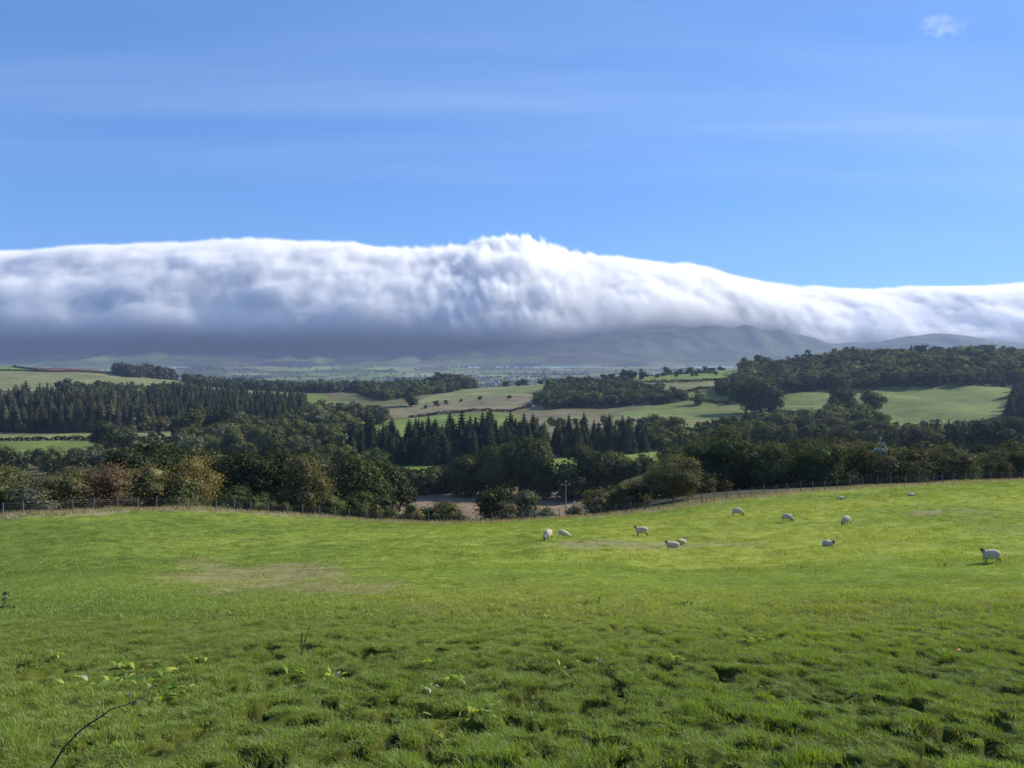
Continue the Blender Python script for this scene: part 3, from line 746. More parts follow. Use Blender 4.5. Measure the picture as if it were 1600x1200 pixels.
for u, vt in [(882, 590), (900, 587), (925, 589)]: one('oak', u, 1140, vt, DKG, 'round tree on top of the middle wood, left part', 1.1, 'trees crowning the middle wood')
for u, vt in [(955, 582), (975, 577), (988, 578), (1005, 576)]: one('oak', u, 1170, vt, DKG, 'taller tree on top of the middle wood, right part', 1.1, 'taller trees crowning the middle wood')
# --- woods and plantations
zone('conifer', [(-260, 596), (215, 600), (260, 700), (255, 800), (-260, 900)], 7.6, 20, [CON, CON, LAR, tuple(np.array(LAR) * .8)], 'tall conifer in the plantation at the left, above the green strip field', 'conifers of the left plantation', seed=2, hv=.3, thin=.08, mix=('larch', .5))
zone('conifer', [(225, 720), (300, 650), (470, 700), (480, 930), (400, 1010), (235, 1010)], 8.2, 19, [CON, CON, DKG], 'conifer in the dark plantation on the hillside left of centre', 'conifers of the hillside plantation', seed=3, hv=.35, thin=.06)
zone('oak', [(100, 850), (300, 900), (300, 1090), (100, 1090)], 12, 15, [DKG, MDG], 'broadleaf tree on the upper rim of the left plantation', 'broadleaf trees above the plantations', seed=33)
zone('conifer', [(545, 405), (700, 395), (848, 400), (852, 470), (545, 455)], 6.5, 16, [CON, CON, DKG], 'dark conifer in the row across the valley middle', 'conifers of the middle row', seed=4, hv=.45, thin=.08, wide=1.3)
zone('conifer', [(780, 410), (850, 405), (852, 465), (760, 465)], 8, 18, [CON, DKG], 'taller dark conifer at the right end of the middle row', 'conifers of the middle row', seed=44, wide=1.2)
zone('conifer', [(866, 440), (1012, 445), (1010, 500), (866, 500)], 6.5, 16.5, [CON, CON, DKG], 'dark conifer in the block above the bright green field', 'conifers above the bright field', seed=5, hv=.45, wide=1.3)
zone('oak', [(1005, 470), (1130, 470), (1140, 560), (1000, 560)], 10, 12, [DKG, MDG, MDG], 'valley tree right of the conifer block', 'trees right of the conifer block', seed=6, mix=('conifer', .2))
zone('conifer', [(1398, 400), (1640, 400), (1800, 410), (1800, 500), (1400, 490)], 7, 14.5, [CON, DKG, DKG, LAR], 'dark conifer below the pasture at the right edge', 'conifers at the right', seed=7, mix=('oak', .3))
zone('conifer', [(1575, 640), (1900, 640), (1900, 860), (1590, 860)], 9, 22, [CON, DKG], 'conifer closing the right end of the hill pasture', 'conifers ending the hill pasture', seed=70)
zone('oak', [(1120, 480), (1400, 470), (1400, 560), (1220, 610), (1130, 600)], 12, 13.5, [DKG, DKG, MDG, tuple(np.array(OLV) * .7)], 'broadleaf tree in the valley wood right of centre', 'trees of the right valley wood', seed=8)
zone('oak', [(835, 895), (870, 880), (1070, 880), (1075, 930), (1000, 1040), (985, 1110), (860, 1120)], 10.5, 12, [DKG, DKG, MDG, tuple(np.array(DKG) * .85)], 'tree in the dark wood on the middle hill', 'trees of the middle hill wood', seed=9)
zone('oak', [(1140, 900), (1300, 880), (1900, 880), (1900, 1220), (1330, 1220), (1280, 1150), (1160, 1160)], 13, 16, [DKG, MDG, MDG, tuple(np.array(OLV) * .6), DKG, LTG], 'tree in the long wood on the right hill', 'trees of the right hill wood', seed=10, mix=('conifer', .15))
zone('oak', [(1120, 920), (1200, 850), (1215, 900), (1215, 1000), (1120, 1000)], 10, 15, [DKG], 'tree at the left end of the right hill wood', 'trees of the right hill wood corner', seed=101)
zone('oak', [(452, 1300), (535, 1290), (545, 1400), (560, 1260), (600, 1220), (745, 1270), (740, 1400), (455, 1450)], 12, 16, [DKG, DKG, MDG], 'tree in the low wood on the horizon left of centre', 'trees of the low horizon wood', seed=11)
zone('oak', [(660, 1300), (735, 1290), (725, 1400), (670, 1400)], 11, 22, [DKG, CON], 'taller tree on the mound of the low horizon wood', 'trees on the mound', seed=111)
zone('oak', [(600, 1020), (720, 1180), (700, 1260), (560, 1180)], 11, 12, [DKG, MDG], 'tree at the foot of the low horizon wood', 'trees below the low horizon wood', seed=112)
zone('oak', [(295, 1420), (420, 1330), (470, 1400), (440, 1520), (290, 1560)], 12, 16, [DKG], 'far tree in the dark strip behind the hillside plantation', 'trees of the far dark strip', seed=12)
zone('conifer', [(180, 1560), (200, 1520), (265, 1620), (272, 1700), (190, 1700)], 9, 21, [CON, DKG], 'tree in the small clump crowning the left hill', 'trees of the hilltop clump', seed=13, mix=('oak', .6))
zone('oak', [(455, 640), (600, 660), (600, 760), (560, 820), (500, 790), (440, 720)], 9, 12, [DKG, DKG, MDG, GRY], 'grey-green tree in the hollow left of the pale fields', 'trees of the hollow', seed=14)
zone('oak', [(190, 500), (300, 560), (470, 640), (560, 600), (560, 430), (420, 400), (280, 390), (190, 400)], 14, 11, [DKG, MDG, MDG, LTG, GRY, tuple(np.array(OLV) * .8)], 'rounded broadleaf tree in the valley left of centre', 'broadleaf trees of the left valley', seed=15, hv=.7, thin=.12)
zone('oak', [(-200, 600), (290, 602), (290, 640), (-200, 615)], 8, 9, [MDG, LTG, tuple(np.array(OLV) * .9)], 'low rounded tree along the foot of the left plantation', 'low trees at the foot of the plantation', seed=16, thin=.3)
zone('oak', [(-150, 340), (150, 345), (300, 330), (300, 400), (130, 415), (-150, 400)], 12, 9, [DKG, MDG, GRY], 'small tree in the rough ground at the left', 'small trees of the rough ground', seed=17, thin=.25, hv=.4)
zone('oak', [(480, 300), (600, 300), (600, 400), (470, 400)], 11, 10, [DKG, DKG, MDG], 'dark tree behind the fence-side trees left of the stubble', 'dark trees left of the stubble', seed=18)
zone('oak', [(420, 180), (530, 190), (590, 250), (590, 300), (400, 300)], 10, 9, [DKG, MDG], 'dark tree in the dip behind the yellowing tree', 'dark trees in the dip', seed=181, wide=1.1)
# scrub behind the fence at the right
zone('bush', [(1065, 140), (1150, 128), (1650, 128), (1900, 130), (1900, 215), (1120, 215)], 4.6, 6.2, [DKG, DKG, tuple(np.array(DKG) * 1.2), MDG, tuple(np.array(OLV) * .6)], 'dark scrub bush behind the fence at the right', 'scrub bushes behind the right fence', seed=19, wide=1.15, hv=.35)
zone('oak', [(1050, 215), (1100, 200), (1650, 215), (1900, 215), (1900, 290), (1030, 300)], 9.5, 8, [DKG, DKG, DKG, MDG, MDG, tuple(np.array(OLV) * .65)], 'rounded dark tree in the scrub wood at the right', 'trees of the right scrub wood', seed=20, wide=1.15, hv=.3)
zone('bush', [(1380, 118), (1600, 120), (1600, 128), (1380, 126)], 4.5, 3.6, [tuple(np.array(OLV) * .7), GRY, DKG], 'low brownish shrub along the fence at the right', 'low shrubs along the right fence', seed=21, wide=1.2)
zone('bush', [(-100, 78), (330, 92), (340, 100), (-100, 86)], 3.4, 3.4, [GRY, tuple(np.array(OLV) * .7), MDG], 'low undergrowth shrub along the left hedge', 'undergrowth shrubs of the left hedge', seed=22, wide=1.3)
zone('bush', [(345, 98), (560, 106), (560, 118), (345, 108)], 4, 2.6, [GRY, DKG, MDG], 'low shrub along the fence below the dark trees', 'low shrubs under the dark trees', seed=23, wide=1.3)
zone('bush', [(740, 112), (900, 110), (900, 120), (740, 122)], 5, 1.7, [GRY, tuple(np.array(OLV) * .7)], 'knee-high weed clump behind the fence in the dip', 'weed clumps in the dip', seed=24, wide=1.5, thin=.2)
zone('bush', [(930, 113), (1100, 108), (1120, 150), (1040, 160), (930, 150)], 5.5, 3.0, [DKG, GRY, tuple(np.array(OLV) * .6)], 'low shrub round the foot of the bronze thorn tree', 'low shrubs by the bronze thorn tree', seed=25, wide=1.4, thin=.15)
zone('bush', [(540, 112), (760, 116), (760, 150), (540, 150)], 6, 2.4, [DKG, GRY, MDG], 'low shrub on the bank below the dip in the fence', 'low shrubs on the bank', seed=26, wide=1.4, thin=.35)
zone('bush', [(595, 292), (1010, 290), (1010, 320), (595, 320)], 6.5, 4.5, [DKG, DKG, MDG], 'dark bush at the foot of the trees beyond the stubble', 'bushes beyond the stubble', seed=27, wide=1.4)
# hedgerow lines and dotted field trees
def hedge_trees(pts, n, h, tints, label, group, seed, jit=3):
    r = random.Random(seed)
    seg = [Vector(((u - CU) / FP * Y, Y)) for u, Y in pts]; tot = sum((b - a).length for a, b in zip(seg, seg[1:]))
    for i in range(n):
        d = tot * (i + r.uniform(.1, .9)) / n
        for a, b in zip(seg, seg[1:]):
            l = (b - a).length
            if d <= l: p = a.lerp(b, d / l); break
            d -= l
        x, y = p.x + r.uniform(-jit, jit), p.y + r.uniform(-jit, jit)
        REC.append(dict(kind='oak', x=x, y=y, z=None, h=h * r.uniform(.6, 1.3), wide=1.25, tint=r.choice(tints), label=label, group=group, forced=False, sink=0, u=CU + FP * x / y))
hedge_trees([(1000, 1205), (1140, 1250)], 9, 6, [DKG], 'small hedgerow tree at the top of the upper green field', 'hedgerow trees of the upper field', 1)
hedge_trees([(640, 860), (730, 990), (860, 1010)], 7, 6, [DKG, MDG], 'small hedgerow tree between the ochre and green fields', 'hedgerow trees of the pale fields', 2)
hedge_trees([(1020, 1190), (1130, 1150)], 5, 6, [DKG, MDG], 'dot-like tree inside the upper green field', 'field trees of the upper green field', 3)
hedge_trees([(190, 1300), (260, 1330)], 5, 5, [DKG, MDG], 'dot-like tree in the pale field under the hilltop clump', 'field trees of the left hill', 4)
hedge_trees([(780, 1230), (1000, 1290)], 16, 9, [DKG], 'far tree behind the middle wood', 'far trees behind the middle wood', 5, 8)
hedge_trees([(1210, 650), (1240, 700), (1290, 690)], 7, 10, [MDG, DKG], 'tree between the valley clump and the pasture', 'trees below the pasture', 6)
hedge_trees([(1385, 640), (1480, 630), (1580, 640)], 14, 7, [MDG, tuple(np.array(OLV) * .8)], 'scrubby tree along the lower side of the hill pasture', 'scrub trees below the hill pasture', 7)
hedge_trees([(850, 640), (930, 650), (1040, 640)], 9, 7, [MDG, DKG], 'small tree above the conifer block', 'small trees above the conifers', 8)
hedge_trees([(1136, 860), (1200, 850)], 5, 7, [DKG, MDG], 'small tree on the slope left of the wood corner', 'small trees by the wood corner', 9)

# --- which trees show: nearest first, each hides what stands behind it
xs = np.array([r['x'] for r in REC]); ys = np.array([r['y'] for r in REC]); zs = H(xs, ys)
for r, z in zip(REC, zs): r['z'] = float(z)
order = sorted(range(len(REC)), key=lambda i: REC[i]['y'])
NB = 2400; sky_v = np.full(NB, 1200.0)
eu = np.arange(NB) - 400
sky_v[:] = np.interp(eu, E_u, E_v) + 1
ridge_Y = 120.0
for i in order:
    r = REC[i]; Y = r['y']; wpx = max(2, .36 * r['h'] * r['wide'] * FP / Y * (.45 if r['kind'] in ('conifer', 'larch', 'tall') else 1))
    u = CU + FP * r['x'] / Y; a = int(u - wpx + 400); b = int(u + wpx + 401)
    r['lo'] = a; top = HV - FP * (r['z'] + r['h']) / Y
    if b <= 400 or a >= 2000: r['vis'] = 0; r['px'] = 0
    else:
        aa, bb = max(a, 400), min(b, 2000)
        base = HV - FP * r['z'] / Y
        seg = np.minimum(sky_v[aa:bb], base)
        r['vis'] = float(np.clip(seg - (top + 1), 0, None).mean()) * (bb - aa)
    a2, b2 = max(0, int(u - wpx * .7 + 400)), max(1, min(NB, int(u + wpx * .7 + 401)))
    if b2 > a2: sky_v[a2:b2] = np.minimum(sky_v[a2:b2], top + 2)
KN = {'conifer': 'conifer_tree', 'larch': 'conifer_tree', 'oak': 'broadleaf_tree', 'round': 'broadleaf_tree', 'tall': 'broadleaf_tree', 'bush': 'bush'}
CAT = {'conifer_tree': 'conifer', 'broadleaf_tree': 'tree', 'bush': 'bush'}
LMK = [(165, 675, 'the lone dark valley tree'), (215, 577, 'the hilltop clump'), (305, 745, 'the golden bush'), (152, 755, 'the reddish hawthorn'), (395, 740, 'the big dark trees'), (490, 755, 'the yellowing tree'),
       (642, 625, 'the tall narrow tree'), (780, 790, 'the stubble field'), (700, 650, 'the long pale green field'), (884, 760, 'the crossarm power pole'), (940, 725, 'the bright green field'), (1053, 745, 'the bronze thorn tree'),
       (1093, 620, 'the lone round slope tree'), (950, 620, 'the middle hill wood'), (1195, 615, 'the wood corner trees'), (1266, 555, 'the tallest skyline tree'), (1365, 620, 'the lone pasture tree'), (1300, 655, 'the valley tree clump'),
       (1376, 700, 'the pole with glinting insulators'), (1541, 545, 'the round skyline tree'), (1424, 545, 'the pointed skyline conifer'), (1500, 640, 'the right hill pasture'), (70, 695, 'the green strip field'), (540, 635, 'the small green field'), (120, 590, 'the pale hill field'), (1060, 590, 'the upper green field'), (1310, 810, 'the grazing sheep'), (1580, 690, 'the right edge of the woods')]
def relabel(r):
    t = r['tint']; lum = sum(t) / 3
    tone = 'rusty' if t[0] > t[1] * 1.42 else 'golden' if t[0] > t[1] * 1.12 and lum > .1 else 'olive brown' if t[0] > t[1] * 1.05 else 'pale green' if lum > .085 else 'grey-green' if t[2] > .045 else 'dark green' if t[1] < .064 else 'mid green'
    v = HV - FP * (r['z'] + r['h'] * .6) / r['y']; d, (lu, lv, lp) = min(((abs(r['u'] - a) + 1.6 * abs(v - b), (a, b, c)) for a, b, c in LMK), key=lambda q: q[0])
    du, dv = r['u'] - lu, (v - lv) * 1.6
    far_ = 'just ' if d < 35 else 'well ' if d > 110 else ''
    rel = ('right of' if du > 0 else 'left of') if abs(du) > abs(dv) else ('below' if dv > 0 else 'above')
    size = r['size']
    noun = {'conifer_tree': 'conifer', 'broadleaf_tree': 'tree', 'bush': 'bush'}[KN[r['kind']]]
    g = r['group'].split()
    k = next((i for i, w_ in enumerate(g) if w_ in ('of', 'behind', 'along', 'under', 'on', 'in', 'at', 'by', 'below', 'above', 'right', 'left', 'ending')), 0)
    place = ' '.join(g[k:]) if g[k] != 'of' else 'in ' + ' '.join(g[k + 1:])
    lab = f"{size}{tone} {noun} {place}, {far_}{rel} {lp}"
    return lab if len(lab.split()) <= 16 else f"{tone} {noun} {place}, {rel} {lp}"
singles = []; rest = {'conifer_tree': [], 'broadleaf_tree': [], 'bush': []}
for kn in rest:
    rs = [r for r in REC if KN[r['kind']] == kn]
    rs.sort(key=lambda r: (not r['forced'], -r['vis']))
    for k, r in enumerate(rs):
        if k < 296 and (r['vis'] > 6 or r['forced']): singles.append(r)
        elif r['vis'] > 0 or r['y'] > 300 or r['u'] > 1500 or r['u'] < 60: rest[kn].append(r)
def lod_of(r):
    px = r['h'] * FP / r['y']
    return 0 if px > 62 else 1 if px > 28 else 2 if px > 11 else 3
rv = random.Random(5)
byg = {}
for r in singles:
    if not r['forced'] and r['group']: byg.setdefault(r['group'], []).append(r['h'])
for r in singles:
    if r['forced'] or not r['group']: continue
    hs_ = sorted(byg[r['group']]); q = hs_.index(r['h']) / max(1, len(hs_) - 1)
    r['size'] = 'tall ' if q > .72 else 'low ' if q < .28 else ''
    r['label'] = relabel(r)
for r in singles:
    kn = KN[r['kind']]; l = lod_of(r); nvar = {0: 4, 1: 5, 2: 5, 3: 4}[l]; var = rv.randrange(nvar)
    me = crown_data(r['kind'], l, var)
    small = r['h'] * FP / r['y'] < 22
    S = (r['h'] * r['wide'], r['h'] * r['wide'], r['h']); rot = rv.uniform(0, 6.28)
    if small:
        o = link(kn, me); o.location = (r['x'], r['y'], r['z'] - .02 * r['h']); o.scale = S; o.rotation_euler = (0, 0, rot)
        o.color = (*r['tint'], 1)
    else:
        o = bpy.data.objects.new(kn, None); COL.objects.link(o); o.empty_display_size = .5
        o.location = (r['x'], r['y'], r['z']); o.scale = S; o.rotation_euler = (0, 0, rot)
        c = link('crown', me, o); c.color = (*r['tint'], 1)
        link('stems' if kn == 'bush' else 'trunk', trunk_data(r['kind'], var % 3), o)
    tag(o, r['label'], CAT[kn], r['group'])
def joined(name, recs, label, lodmin=2, shape=None):
    Vs, Fs, Cs = [], [], []; b = 0
    for i, r in enumerate(recs):
        l = max(lodmin, lod_of(r)); V, F = get(r['kind'], l, i % 4) if shape is None else shape
        a = rv.uniform(0, 6.28); ca, sa = math.cos(a), math.sin(a)
        W = V * np.array([r['h'] * r['wide']] * 2 + [r['h']])
        W = np.stack([W[:, 0] * ca - W[:, 1] * sa + r['x'], W[:, 0] * sa + W[:, 1] * ca + r['y'], W[:, 2] + r['z'] - .02 * r['h']], 1)
        Vs.append(W); Fs.append(F + b); b += len(W); Cs.append(np.tile(np.array(r['tint']), (len(W), 1)))
    if not Vs: return
    o = link(name, mesh_np(name, np.concatenate(Vs), np.concatenate(Fs), [M_leaf_stuff], False, np.concatenate(Cs)))
    tag(o, label, kind='stuff'); return o
joined('conifer_wood', rest['conifer_tree'], 'remaining conifers massed in the plantations', 3)
joined('broadleaf_wood', rest['broadleaf_tree'], 'remaining broadleaf trees massed in the hill and valley woods', 3)
joined('scrub', rest['bush'], 'remaining scrub bushes massed behind the fence')
print('trees', len(singles), {k: len(v) for k, v in rest.items()})

# far vale: hedges, copses and the trees round the town, too small to count
far = []
rf = np.random.default_rng(12)
n = 26000
Yr = rf.uniform(2600, 5950, n); ur = rf.uniform(-100, 1700, n); xr = (ur - CU) / FP * Yr
wx_ = (xr + fbm(xr / 300, Yr / 300, 3, 61) * 240) / 210; wy_ = (Yr + fbm(xr / 400, Yr / 400, 3, 62) * 320) / 330
onb = (np.abs(wx_ - np.round(wx_)) < .022) | (np.abs(wy_ - np.round(wy_)) < .016)
cop = fbm(xr / 260, Yr / 420, 3, 90) > .16
town = inpoly(ur, Yr, [(560, 3300), (900, 3200), (1000, 3600), (840, 4300), (620, 4200)]) & (rf.random(n) < .8) & (fbm(xr / 120, Yr / 200, 2, 93) > -.06)
k = onb | cop | town
zr = H(xr[k], Yr[k])
for x, y, z in zip(xr[k], Yr[k], zr): far.append(dict(kind='oak', x=x, y=y, z=float(z), h=rf.uniform(5, 13), wide=1.6, tint=DKG))
fq = rng.normal(size=(20, 3)); fq /= np.linalg.norm(fq, axis=1)[:, None]
FAR_TREE = quads(np.abs(fq) * np.array([1, 1, 1]) * np.sign(fq) * .32 + np.array([0, 0, .5]), fq, np.full(20, .42))
joined('distant_trees', far, 'distant hedges and copses of the vale before the fell', 3, FAR_TREE)
print('far', len(far))

# hedges of the middle fields
def hedge(pts, h, wdt, label, tint=DKG, seed=1):
    r = np.random.default_rng(seed); P = []
    seg = [np.array(((u - CU) / FP * Y, Y)) for u, Y in pts]
    for a, b in zip(seg, seg[1:]):
        l = np.linalg.norm(b - a); m = max(2, int(l * 8 * h / 2))
        t = r.random(m)[:, None]; q = a + (b - a) * t; P.append(q)
    P = np.concatenate(P); P = P + r.normal(0, wdt * .28, P.shape)
    hn = h * (1 + fbm(P[:, 0] / 6, P[:, 1] / 6, 3, seed) * 1.3)
    z = H(P[:, 0], P[:, 1]) + r.random(len(P)) ** .7 * hn
    P3 = np.stack([P[:, 0], P[:, 1], z], 1)
    Nn = r.normal(size=P3.shape) + np.array([0, -.3, .6]); Nn /= np.linalg.norm(Nn, axis=1)[:, None]
    V, F = quads(P3, Nn, np.full(len(P3), 1.5) * r.uniform(.6, 1.3, len(P3)))
    o = link('hedge', mesh_np('hedge', V, F, [M_leaf])); o.color = (*tint, 1)
    tag(o, label, 'hedge')
hedge([(-150, 532), (70, 532), (150, 531)], 2.2, 2, 'dark hedge line between the two green strip fields at left', seed=1)
hedge([(190, 532), (300, 533)], 2.2, 2, 'hedge line right of the lone dark tree in the valley', seed=2)
hedge([(-150, 1521), (75, 1526), (190, 1558)], 3, 2.5, 'hedge between the pale hill field and the ploughed field', seed=3)
hedge([(75, 1530), (20, 1650)], 3, 2.5, 'hedge between bright green and ploughed field on the left hill', seed=4)
hedge([(640, 800), (720, 830), (800, 858), (830, 900)], 2.5, 2, 'hedge between the ochre field and the long green field', seed=5)
hedge([(985, 1125), (1080, 1100), (1150, 1085)], 3, 2.5, 'hedge under the upper green field', seed=6)
hedge([(1060, 960), (1100, 1000), (1150, 985)], 3, 2.5, 'curved hedge above the lone round tree', seed=7)
hedge([(1120, 1180), (1060, 1250), (1010, 1290)], 3, 2, 'hedge on the crest of the upper green field', seed=8)
hedge([(600, 362), (700, 365), (735, 368)], 3, 3, 'hedge above the small stubble patch', seed=9)
hedge([(1075, 905), (1100, 890), (1140, 850)], 3, 2.5, 'hedge at the right foot of the middle wood', seed=10)

# ------------------------------------------------------------------ far town
hm = MB(); hm.box((0, 0, 2.8), (11, 8, 5.6), 0)
hm.add([(-5.8, -4.4, 5.4), (5.8, -4.4, 5.4), (5.8, 4.4, 5.4), (-5.8, 4.4, 5.4), (-5.8, 0, 8.6), (5.8, 0, 8.6)], [[0, 1, 5, 4], [2, 3, 4, 5], [0, 4, 3], [1, 2, 5]], 1)
hm.box((3.5, 0, 8.9), (.9, .9, 1.6), 0)
hme = hm.mesh('house', [M_wallh, M_roofh])
rt = random.Random(4)
for i in range(64):
    u = rt.choice([rt.uniform(580, 680), rt.uniform(690, 760), rt.uniform(760, 880)]); Y = rt.uniform(3250, 4200)
    g = G(u, Y); o = link('house', hme, None, g); s = rt.uniform(1.0, 1.9); o.scale = (s, s, s * .9); o.rotation_euler = (0, 0, rt.uniform(-.6, .6))
    tag(o, 'tiny pale house with slate roof in the far town under the cloud', 'house', 'houses of the far town')

# ------------------------------------------------------------------ fence
fence = bpy.data.objects.new('fence', None); COL.objects.link(fence)
tag(fence, 'wire stock fence on weathered posts along the far edge of the pasture', 'fence')
pm = MB(); pm.tube([(0, 0, -.35), (0, 0, .6), (0, 0, 1.28)], [.055, .05, .048], 7)
post_me = pm.mesh('post', [M_post])
fu = [-75, -35, 5, 37, 80, 114, 146, 184, 216, 245, 278, 308, 338, 366, 392, 419, 449, 473, 499, 523, 546, 572, 596, 621, 646, 669, 694, 721, 745, 769, 793, 815, 836, 858, 874, 893, 915, 939, 962, 985, 1008, 1030, 1052, 1075, 1096, 1116, 1135, 1155, 1175, 1194, 1212, 1230, 1251, 1270, 1289, 1308, 1328, 1348, 1372, 1392, 1415, 1437, 1459, 1473, 1490, 1510, 1524, 1548, 1565, 1579, 1600, 1625, 1650, 1675]
tops = []
for i, u in enumerate(fu):
    Y = float(edge_depth(u)) + 1.6 + .5 * float(fbm(u / 90, 3., 2, 4)); g = G(u, Y)
    o = link('post', post_me, fence, g); o.rotation_euler = (rt.uniform(-.05, .05), rt.uniform(-.05, .05), rt.uniform(0, 6)); sc_ = rt.uniform(.92, 1.1)
    o.scale = (1.1, 1.1, sc_ * (1.12 if i % 9 == 4 else 1)); tops.append(g)
for zz_ in (1.12, .92, .70, .5, .3, .12):
    wmb = MB(); wmb.tube([t + Vector((0, -.06, zz_ + rt.uniform(-.02, .02))) for t in tops], .006 if zz_ < .8 else .008, 4)
    link('wire', wmb.mesh('wire', [M_wire]), fence)
# dry grass fringe along the fence
def fringe():
    r = np.random.default_rng(3); n = 17000
    u = r.uniform(-60, 1680, n); Y = edge_depth(u) + r.uniform(-.9, 4.5, n) + fbm(u / 30, u * 0, 3, 4) * 1.5
    x = (u - CU) / FP * Y; z = H(x, Y); h = r.uniform(.10, .36, n) * (.8 + 1.2 * np.clip(fbm(x / 3, Y / 3, 2, 88) + .3, 0, 1))
    a = r.uniform(0, math.pi, n); lw = .035; dx, dy = np.cos(a) * lw, np.sin(a) * lw; lx = r.normal(-.10, .12, n); ly = r.normal(0, .08, n)
    V = np.stack([np.stack([x - dx, Y - dy, z - .03], 1), np.stack([x + dx, Y + dy, z - .03], 1), np.stack([x + lx + dx * .2, Y + ly, z + h], 1), np.stack([x + lx - dx * .2, Y + ly, z + h * .98], 1)], 1).reshape(-1, 3)
    c = np.where((r.random(n) < .72)[:, None], np.array([.30, .26, .19]), np.array([.16, .17, .06])) * r.uniform(.7, 1.2, n)[:, None]
    o = link('dry_grass', mesh_np('dry_grass', V, np.arange(4 * n).reshape(n, 4), [M_dry], False, np.repeat(c, 4, 0)))
    tag(o, 'pale dry grass along the foot of the fence', kind='stuff')
M_dry = leaf_mat('dry_grass', 'attr', var=.2, trans=.3, gloss=False)
fringe()

# ------------------------------------------------------------------ power poles
def power_pole(u, Y, vtop, label, style):
    x = (u - CU) / FP * Y; z = float(H(x, Y)[0]); top = -(vtop - HV) / FP * Y; h = top - z
    root = bpy.data.objects.new('power_pole', None); COL.objects.link(root); root.location = (x, Y, z); tag(root, label, 'power pole')
    m = MB(); m.tube([(0, 0, -.5), (0, 0, h * .5), (0, 0, h)], [.17, .15, .11], 8); link('pole', m.mesh('pole', [M_pole]), root)
    if style == 'big':
        pts = [(-.95, h - 1.7), (-.42, h - 1.7), (.35, h - 1.7), (.95, h - 1.7), (.42, h - .75), (-.3, h - .75), (0, h + .05), (.7, h - 1.35)]
        for zz, l in ((h - 1.75, 2.2), (h - .85, 1.1)):
            m = MB(); m.box((0, -.16, zz), (l, .11, .12)); link('crossarm', m.mesh('crossarm', [M_pole]), root)
        for px, pz in pts:
            m = MB(); m.tube([(px, -.16, pz - .12), (px, -.16, pz + .02)], .03, 5, 1); m.ball((px, -.16, pz + .10), (.10, .10, .12), 0); m.ball((px, -.16, pz + .20), (.07, .07, .07), 0)
            link('insulator', m.mesh('insulator', [M_porc, M_tin], True), root)
    else:
        m = MB(); m.box((0, -.13, h - .9), (2.3, .1, .12)); link('crossarm', m.mesh('crossarm', [M_pole]), root)
        for px, pz in ((-1.05, h - .82), (1.05, h - .82), (0, h)):
            m = MB(); m.tube([(px, -.13, pz - .05), (px, -.13, pz + .1)], .025, 5, 1); m.ball((px, -.13, pz + .2), (.13, .13, .17), 0)
            link('insulator', m.mesh('insulator', [M_porc, M_tin], True), root)
    return root
power_pole(1376, 126, 686, 'tall power pole with a cluster of glinting insulators at the right', 'big')
power_pole(884, 230, 753, 'power pole with crossarm standing before the stubble field', 'plain')
power_pole(897, 135, 786, 'short pole just behind the fence, its top showing', 'plain')
power_pole(869, 395, 722, 'distant power pole in the bright green field, right one', 'plain')
power_pole(864, 425, 712, 'distant power pole in the bright green field, left one', 'plain')
power_pole(846, 760, 625, 'thin far power pole against the middle wood shadow', 'plain')

# ------------------------------------------------------------------ sheep
def skin_mesh(name, pts, edges, rad, mats, midx, sub=2):
    me = bpy.data.meshes.new('skeleton'); me.from_pydata([Vector(p) for p in pts], edges, [])
    ob = bpy.data.objects.new('skeleton', me); COL.objects.link(ob)
    sk = ob.modifiers.new('s', 'SKIN'); sl = me.skin_vertices[0].data
    for i, r in enumerate(rad): sl[i].radius = r if hasattr(r, '__len__') else (r, r); sl[i].use_root = (i == 0)
    sk.use_smooth_shade = True
    ss = ob.modifiers.new('u', 'SUBSURF'); ss.levels = ss.render_levels = sub
    dg = bpy.context.evaluated_depsgraph_get(); em = bpy.data.meshes.new_from_object(ob.evaluated_get(dg), depsgraph=dg)
    bpy.data.objects.remove(ob); bpy.data.meshes.remove(me)
    em.name = name; em.materials.clear()
    for m in mats: em.materials.append(m)
    for p in em.polygons: p.material_index = midx(p.center); p.use_smooth = True
    return em
